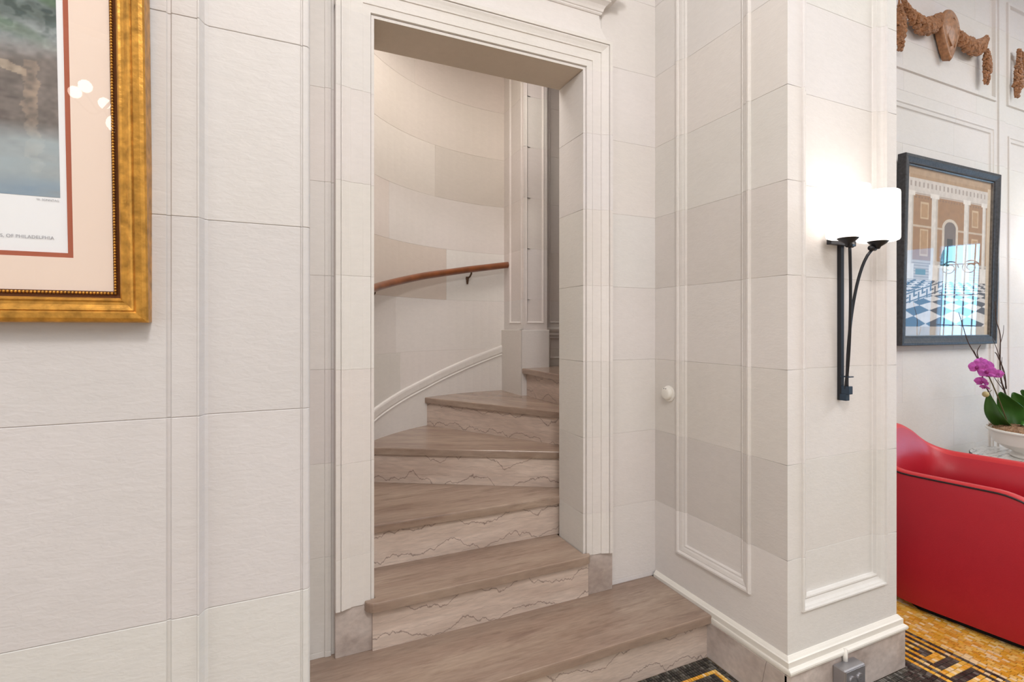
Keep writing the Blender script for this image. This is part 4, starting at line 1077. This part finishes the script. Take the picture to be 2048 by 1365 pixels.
MB().lathe([(r, z + zb_) for r, z in bp_], bx_, by_, 64, close=False).out('bowl', 'ceramic', orc, smooth=True)
mb = MB()
mb.lathe([(.250, zb_ + .150), (.225, zb_ + .178), (.12, zb_ + .19), (.0, zb_ + .192)], bx_, by_, 40, close=False)
for k in range(1300):
    a = random.uniform(0, 2 * PI); r = .262 * math.sqrt(random.random()); x, y = bx_ + r * math.cos(a), by_ + r * math.sin(a); z = zb_ + .186 - .016 * (r / .25) ** 3
    b = random.uniform(0, 2 * PI); L_ = random.uniform(.008, .02)
    mb.tube([(x, y, z), (x + L_ * math.cos(b) * .6, y + L_ * math.sin(b) * .6, z + random.uniform(.0, .012)), (x + L_ * math.cos(b), y + L_ * math.sin(b), z + random.uniform(-.006, .008))], .0012, 3)
o = mb.out('moss', 'moss', orc); o['kind'] = 'stuff'
def leaf(base, mid, tip, wd, yaw, name='leaf'):
    P = spline([base, mid, tip], 8); n = len(P); rows = []
    for i, q in enumerate(P):
        t = i / (n - 1); w_ = wd * (math.sin(PI * min(1, t ** .75 * .97 + .02)) ** .7) + .004
        d = (P[min(i + 1, n - 1)] - P[max(i - 1, 0)]).normalized()
        s = Vector((math.cos(yaw), math.sin(yaw), 0)); s = (s - d * s.dot(d)).normalized(); up = s.cross(d)
        row = []
        for k in range(-3, 4):
            f = k / 3; row.append(q + s * (w_ * f) + up * (-abs(f) ** 1.5 * w_ * .35 + .004 * (1 - abs(f))))
        rows.append(row)
    o = MB().grid(rows).out(name, 'leaf_green', orc, smooth=True)
    md = o.modifiers.new('thickness', 'SOLIDIFY'); md.thickness = .002
leaf((4.286, 1.648, 0.650), (4.109, 1.680, 0.790), (4.023, 1.680, 0.925), .042, 1.75)
leaf((4.265, 1.637, 0.650), (4.260, 1.664, 0.823), (4.141, 1.669, 0.936), .062, 2.00)
leaf((4.308, 1.594, 0.650), (4.249, 1.572, 0.758), (4.157, 1.572, 0.742), .035, 2.40)
leaf((4.416, 1.572, 0.650), (4.330, 1.551, 0.758), (4.233, 1.540, 0.769), .05, 1.50)
leaf((4.577, 1.615, 0.650), (4.373, 1.637, 0.823), (4.297, 1.669, 0.925), .055, 2.10)
leaf((4.610, 1.594, 0.650), (4.480, 1.594, 0.855), (4.405, 1.669, 0.936), .062, 1.80)
leaf((4.631, 1.669, 0.650), (4.663, 1.669, 0.866), (4.717, 1.702, 0.973), .06, 1.90)
leaf((4.631, 1.562, 0.650), (4.523, 1.508, 0.736), (4.416, 1.486, 0.790), .045, 1.50)
Yb = 1.669
def tw(pts, r0, r1, name='twig', mat='twig'):
    P = spline([(x, Yb + dy, z) for (x, z, dy) in pts], 4); n = len(P)
    return MB().tube(P, [r0 + (r1 - r0) * i / (n - 1) for i in range(n)], 6).out(name, mat, orc, smooth=True)
tw([(4.238, 0.672, 0), (4.104, 0.843, .005), (3.968, 1.007, .01), (3.887, 1.133, .0), (3.786, 1.257, .01), (3.703, 1.362, 0), (3.660, 1.437, 0)], .005, .0016)
tw([(3.899, 1.123, 0), (3.866, 1.162, 0), (3.824, 1.210, 0)], .003, .0015)
tw([(3.911, 1.102, 0), (3.876, 1.164, 0), (3.890, 1.200, .01), (3.904, 1.239, 0)], .004, .0018)
tw([(4.330, 0.672, .01), (4.228, 0.915, .01), (4.197, 1.012, .02), (4.159, 1.141, .01), (4.136, 1.300, .0), (4.111, 1.395, .01), (4.074, 1.511, 0)], .006, .0016)
tw([(4.209, 0.954, .0), (4.136, 1.063, -.02), (4.057, 1.168, -.02), (4.027, 1.191, -.02)], .004, .0025)
tw([(4.184, 0.943, .0), (4.087, 1.033, .01), (4.051, 1.097, .01)], .0025, .0013)
tw([(4.184, 1.061, .0), (4.172, 1.204, .03), (4.117, 1.275, .03)], .0028, .0013)
tw([(4.215, 0.964, .0), (4.209, 1.076, .02), (4.209, 1.155, .02)], .0025, .0013)
tw([(4.202, 0.900, .0), (4.136, 0.967, -.02), (4.057, 1.019, -.02)], .0028, .0013)
tw([(4.144, 1.253, .0), (4.173, 1.307, .0), (4.181, 1.361, .0)], .002, .0012)
tw([(4.211, 0.693, -.02), (4.074, 0.892, -.02), (3.986, 1.006, -.02), (3.928, 1.070, -.02), (3.887, 1.093, -.02), (3.823, 1.094, -.02)], .0045, .0025, 'flower_stem', 'stem_green')
tw([(3.986, 0.959, -.02), (3.957, 0.947, -.02), (3.921, 0.943, -.02)], .0022, .0016, 'flower_stem', 'stem_green')
MB().blob((3.916, Yb - .02, .937), .018, n=10).out('bud', 'bud', orc, smooth=True)
def flower(c, r, yaw, pitch):
    f = empty('tmp', (0, 0, 0), None, None); bpy.data.objects.remove(f)
    mb = MB(); M = Matrix.Rotation(yaw, 3, 'Z') @ Matrix.Rotation(pitch, 3, 'X')
    for k, (a, L_, w_) in enumerate(((90, 1.0, .45), (215, .95, .42), (325, .95, .42), (15, 1.0, .72), (165, 1.0, .72))):
        rows = []
        for i in range(6):
            t = i / 5; ww = w_ * math.sin(PI * (t * .9 + .05)) ** .7; rr = L_ * t
            row = []
            for j in (-1, -.5, 0, .5, 1):
                x = math.cos(R_(a)) * rr - math.sin(R_(a)) * ww * j; z = math.sin(R_(a)) * rr + math.cos(R_(a)) * ww * j
                y = -.12 - .25 * t * t + .18 * abs(j) + (0.05 if k < 3 else -.04)
                row.append(Vector(c) + M @ (Vector((x, y, z)) * r))
            rows.append(row)
        mb.grid(rows)
    o = mb.out('flower', 'petal', orc, smooth=True)
    mb = MB(); mb.blob(Vector(c) + M @ Vector((0, -.25 * r, -.05 * r)), r * .22, n=8, sq=(1, 1, 1.2)); mb.out('flower_lip', 'petal_dark', o, smooth=True)
for c, r, yw_, pt in (((3.791, 1.637, 1.108), .045, -.5, .1), ((3.850, 1.615, 1.081), .050, -.3, .0), ((3.821, 1.626, 1.022), .040, -.8, .5), ((3.910, 1.648, 1.108), .045, -.2, -.1), ((3.961, 1.637, 1.065), .042, -.6, .2), ((4.023, 1.637, 1.057), .036, .5, .2), ((3.829, 1.615, 0.990), .028, -1.0, .8), ((3.861, 1.648, 1.130), .038, -.3, -.3)):
    flower(c, r * .88, yw_ * .8 - .95, pt)
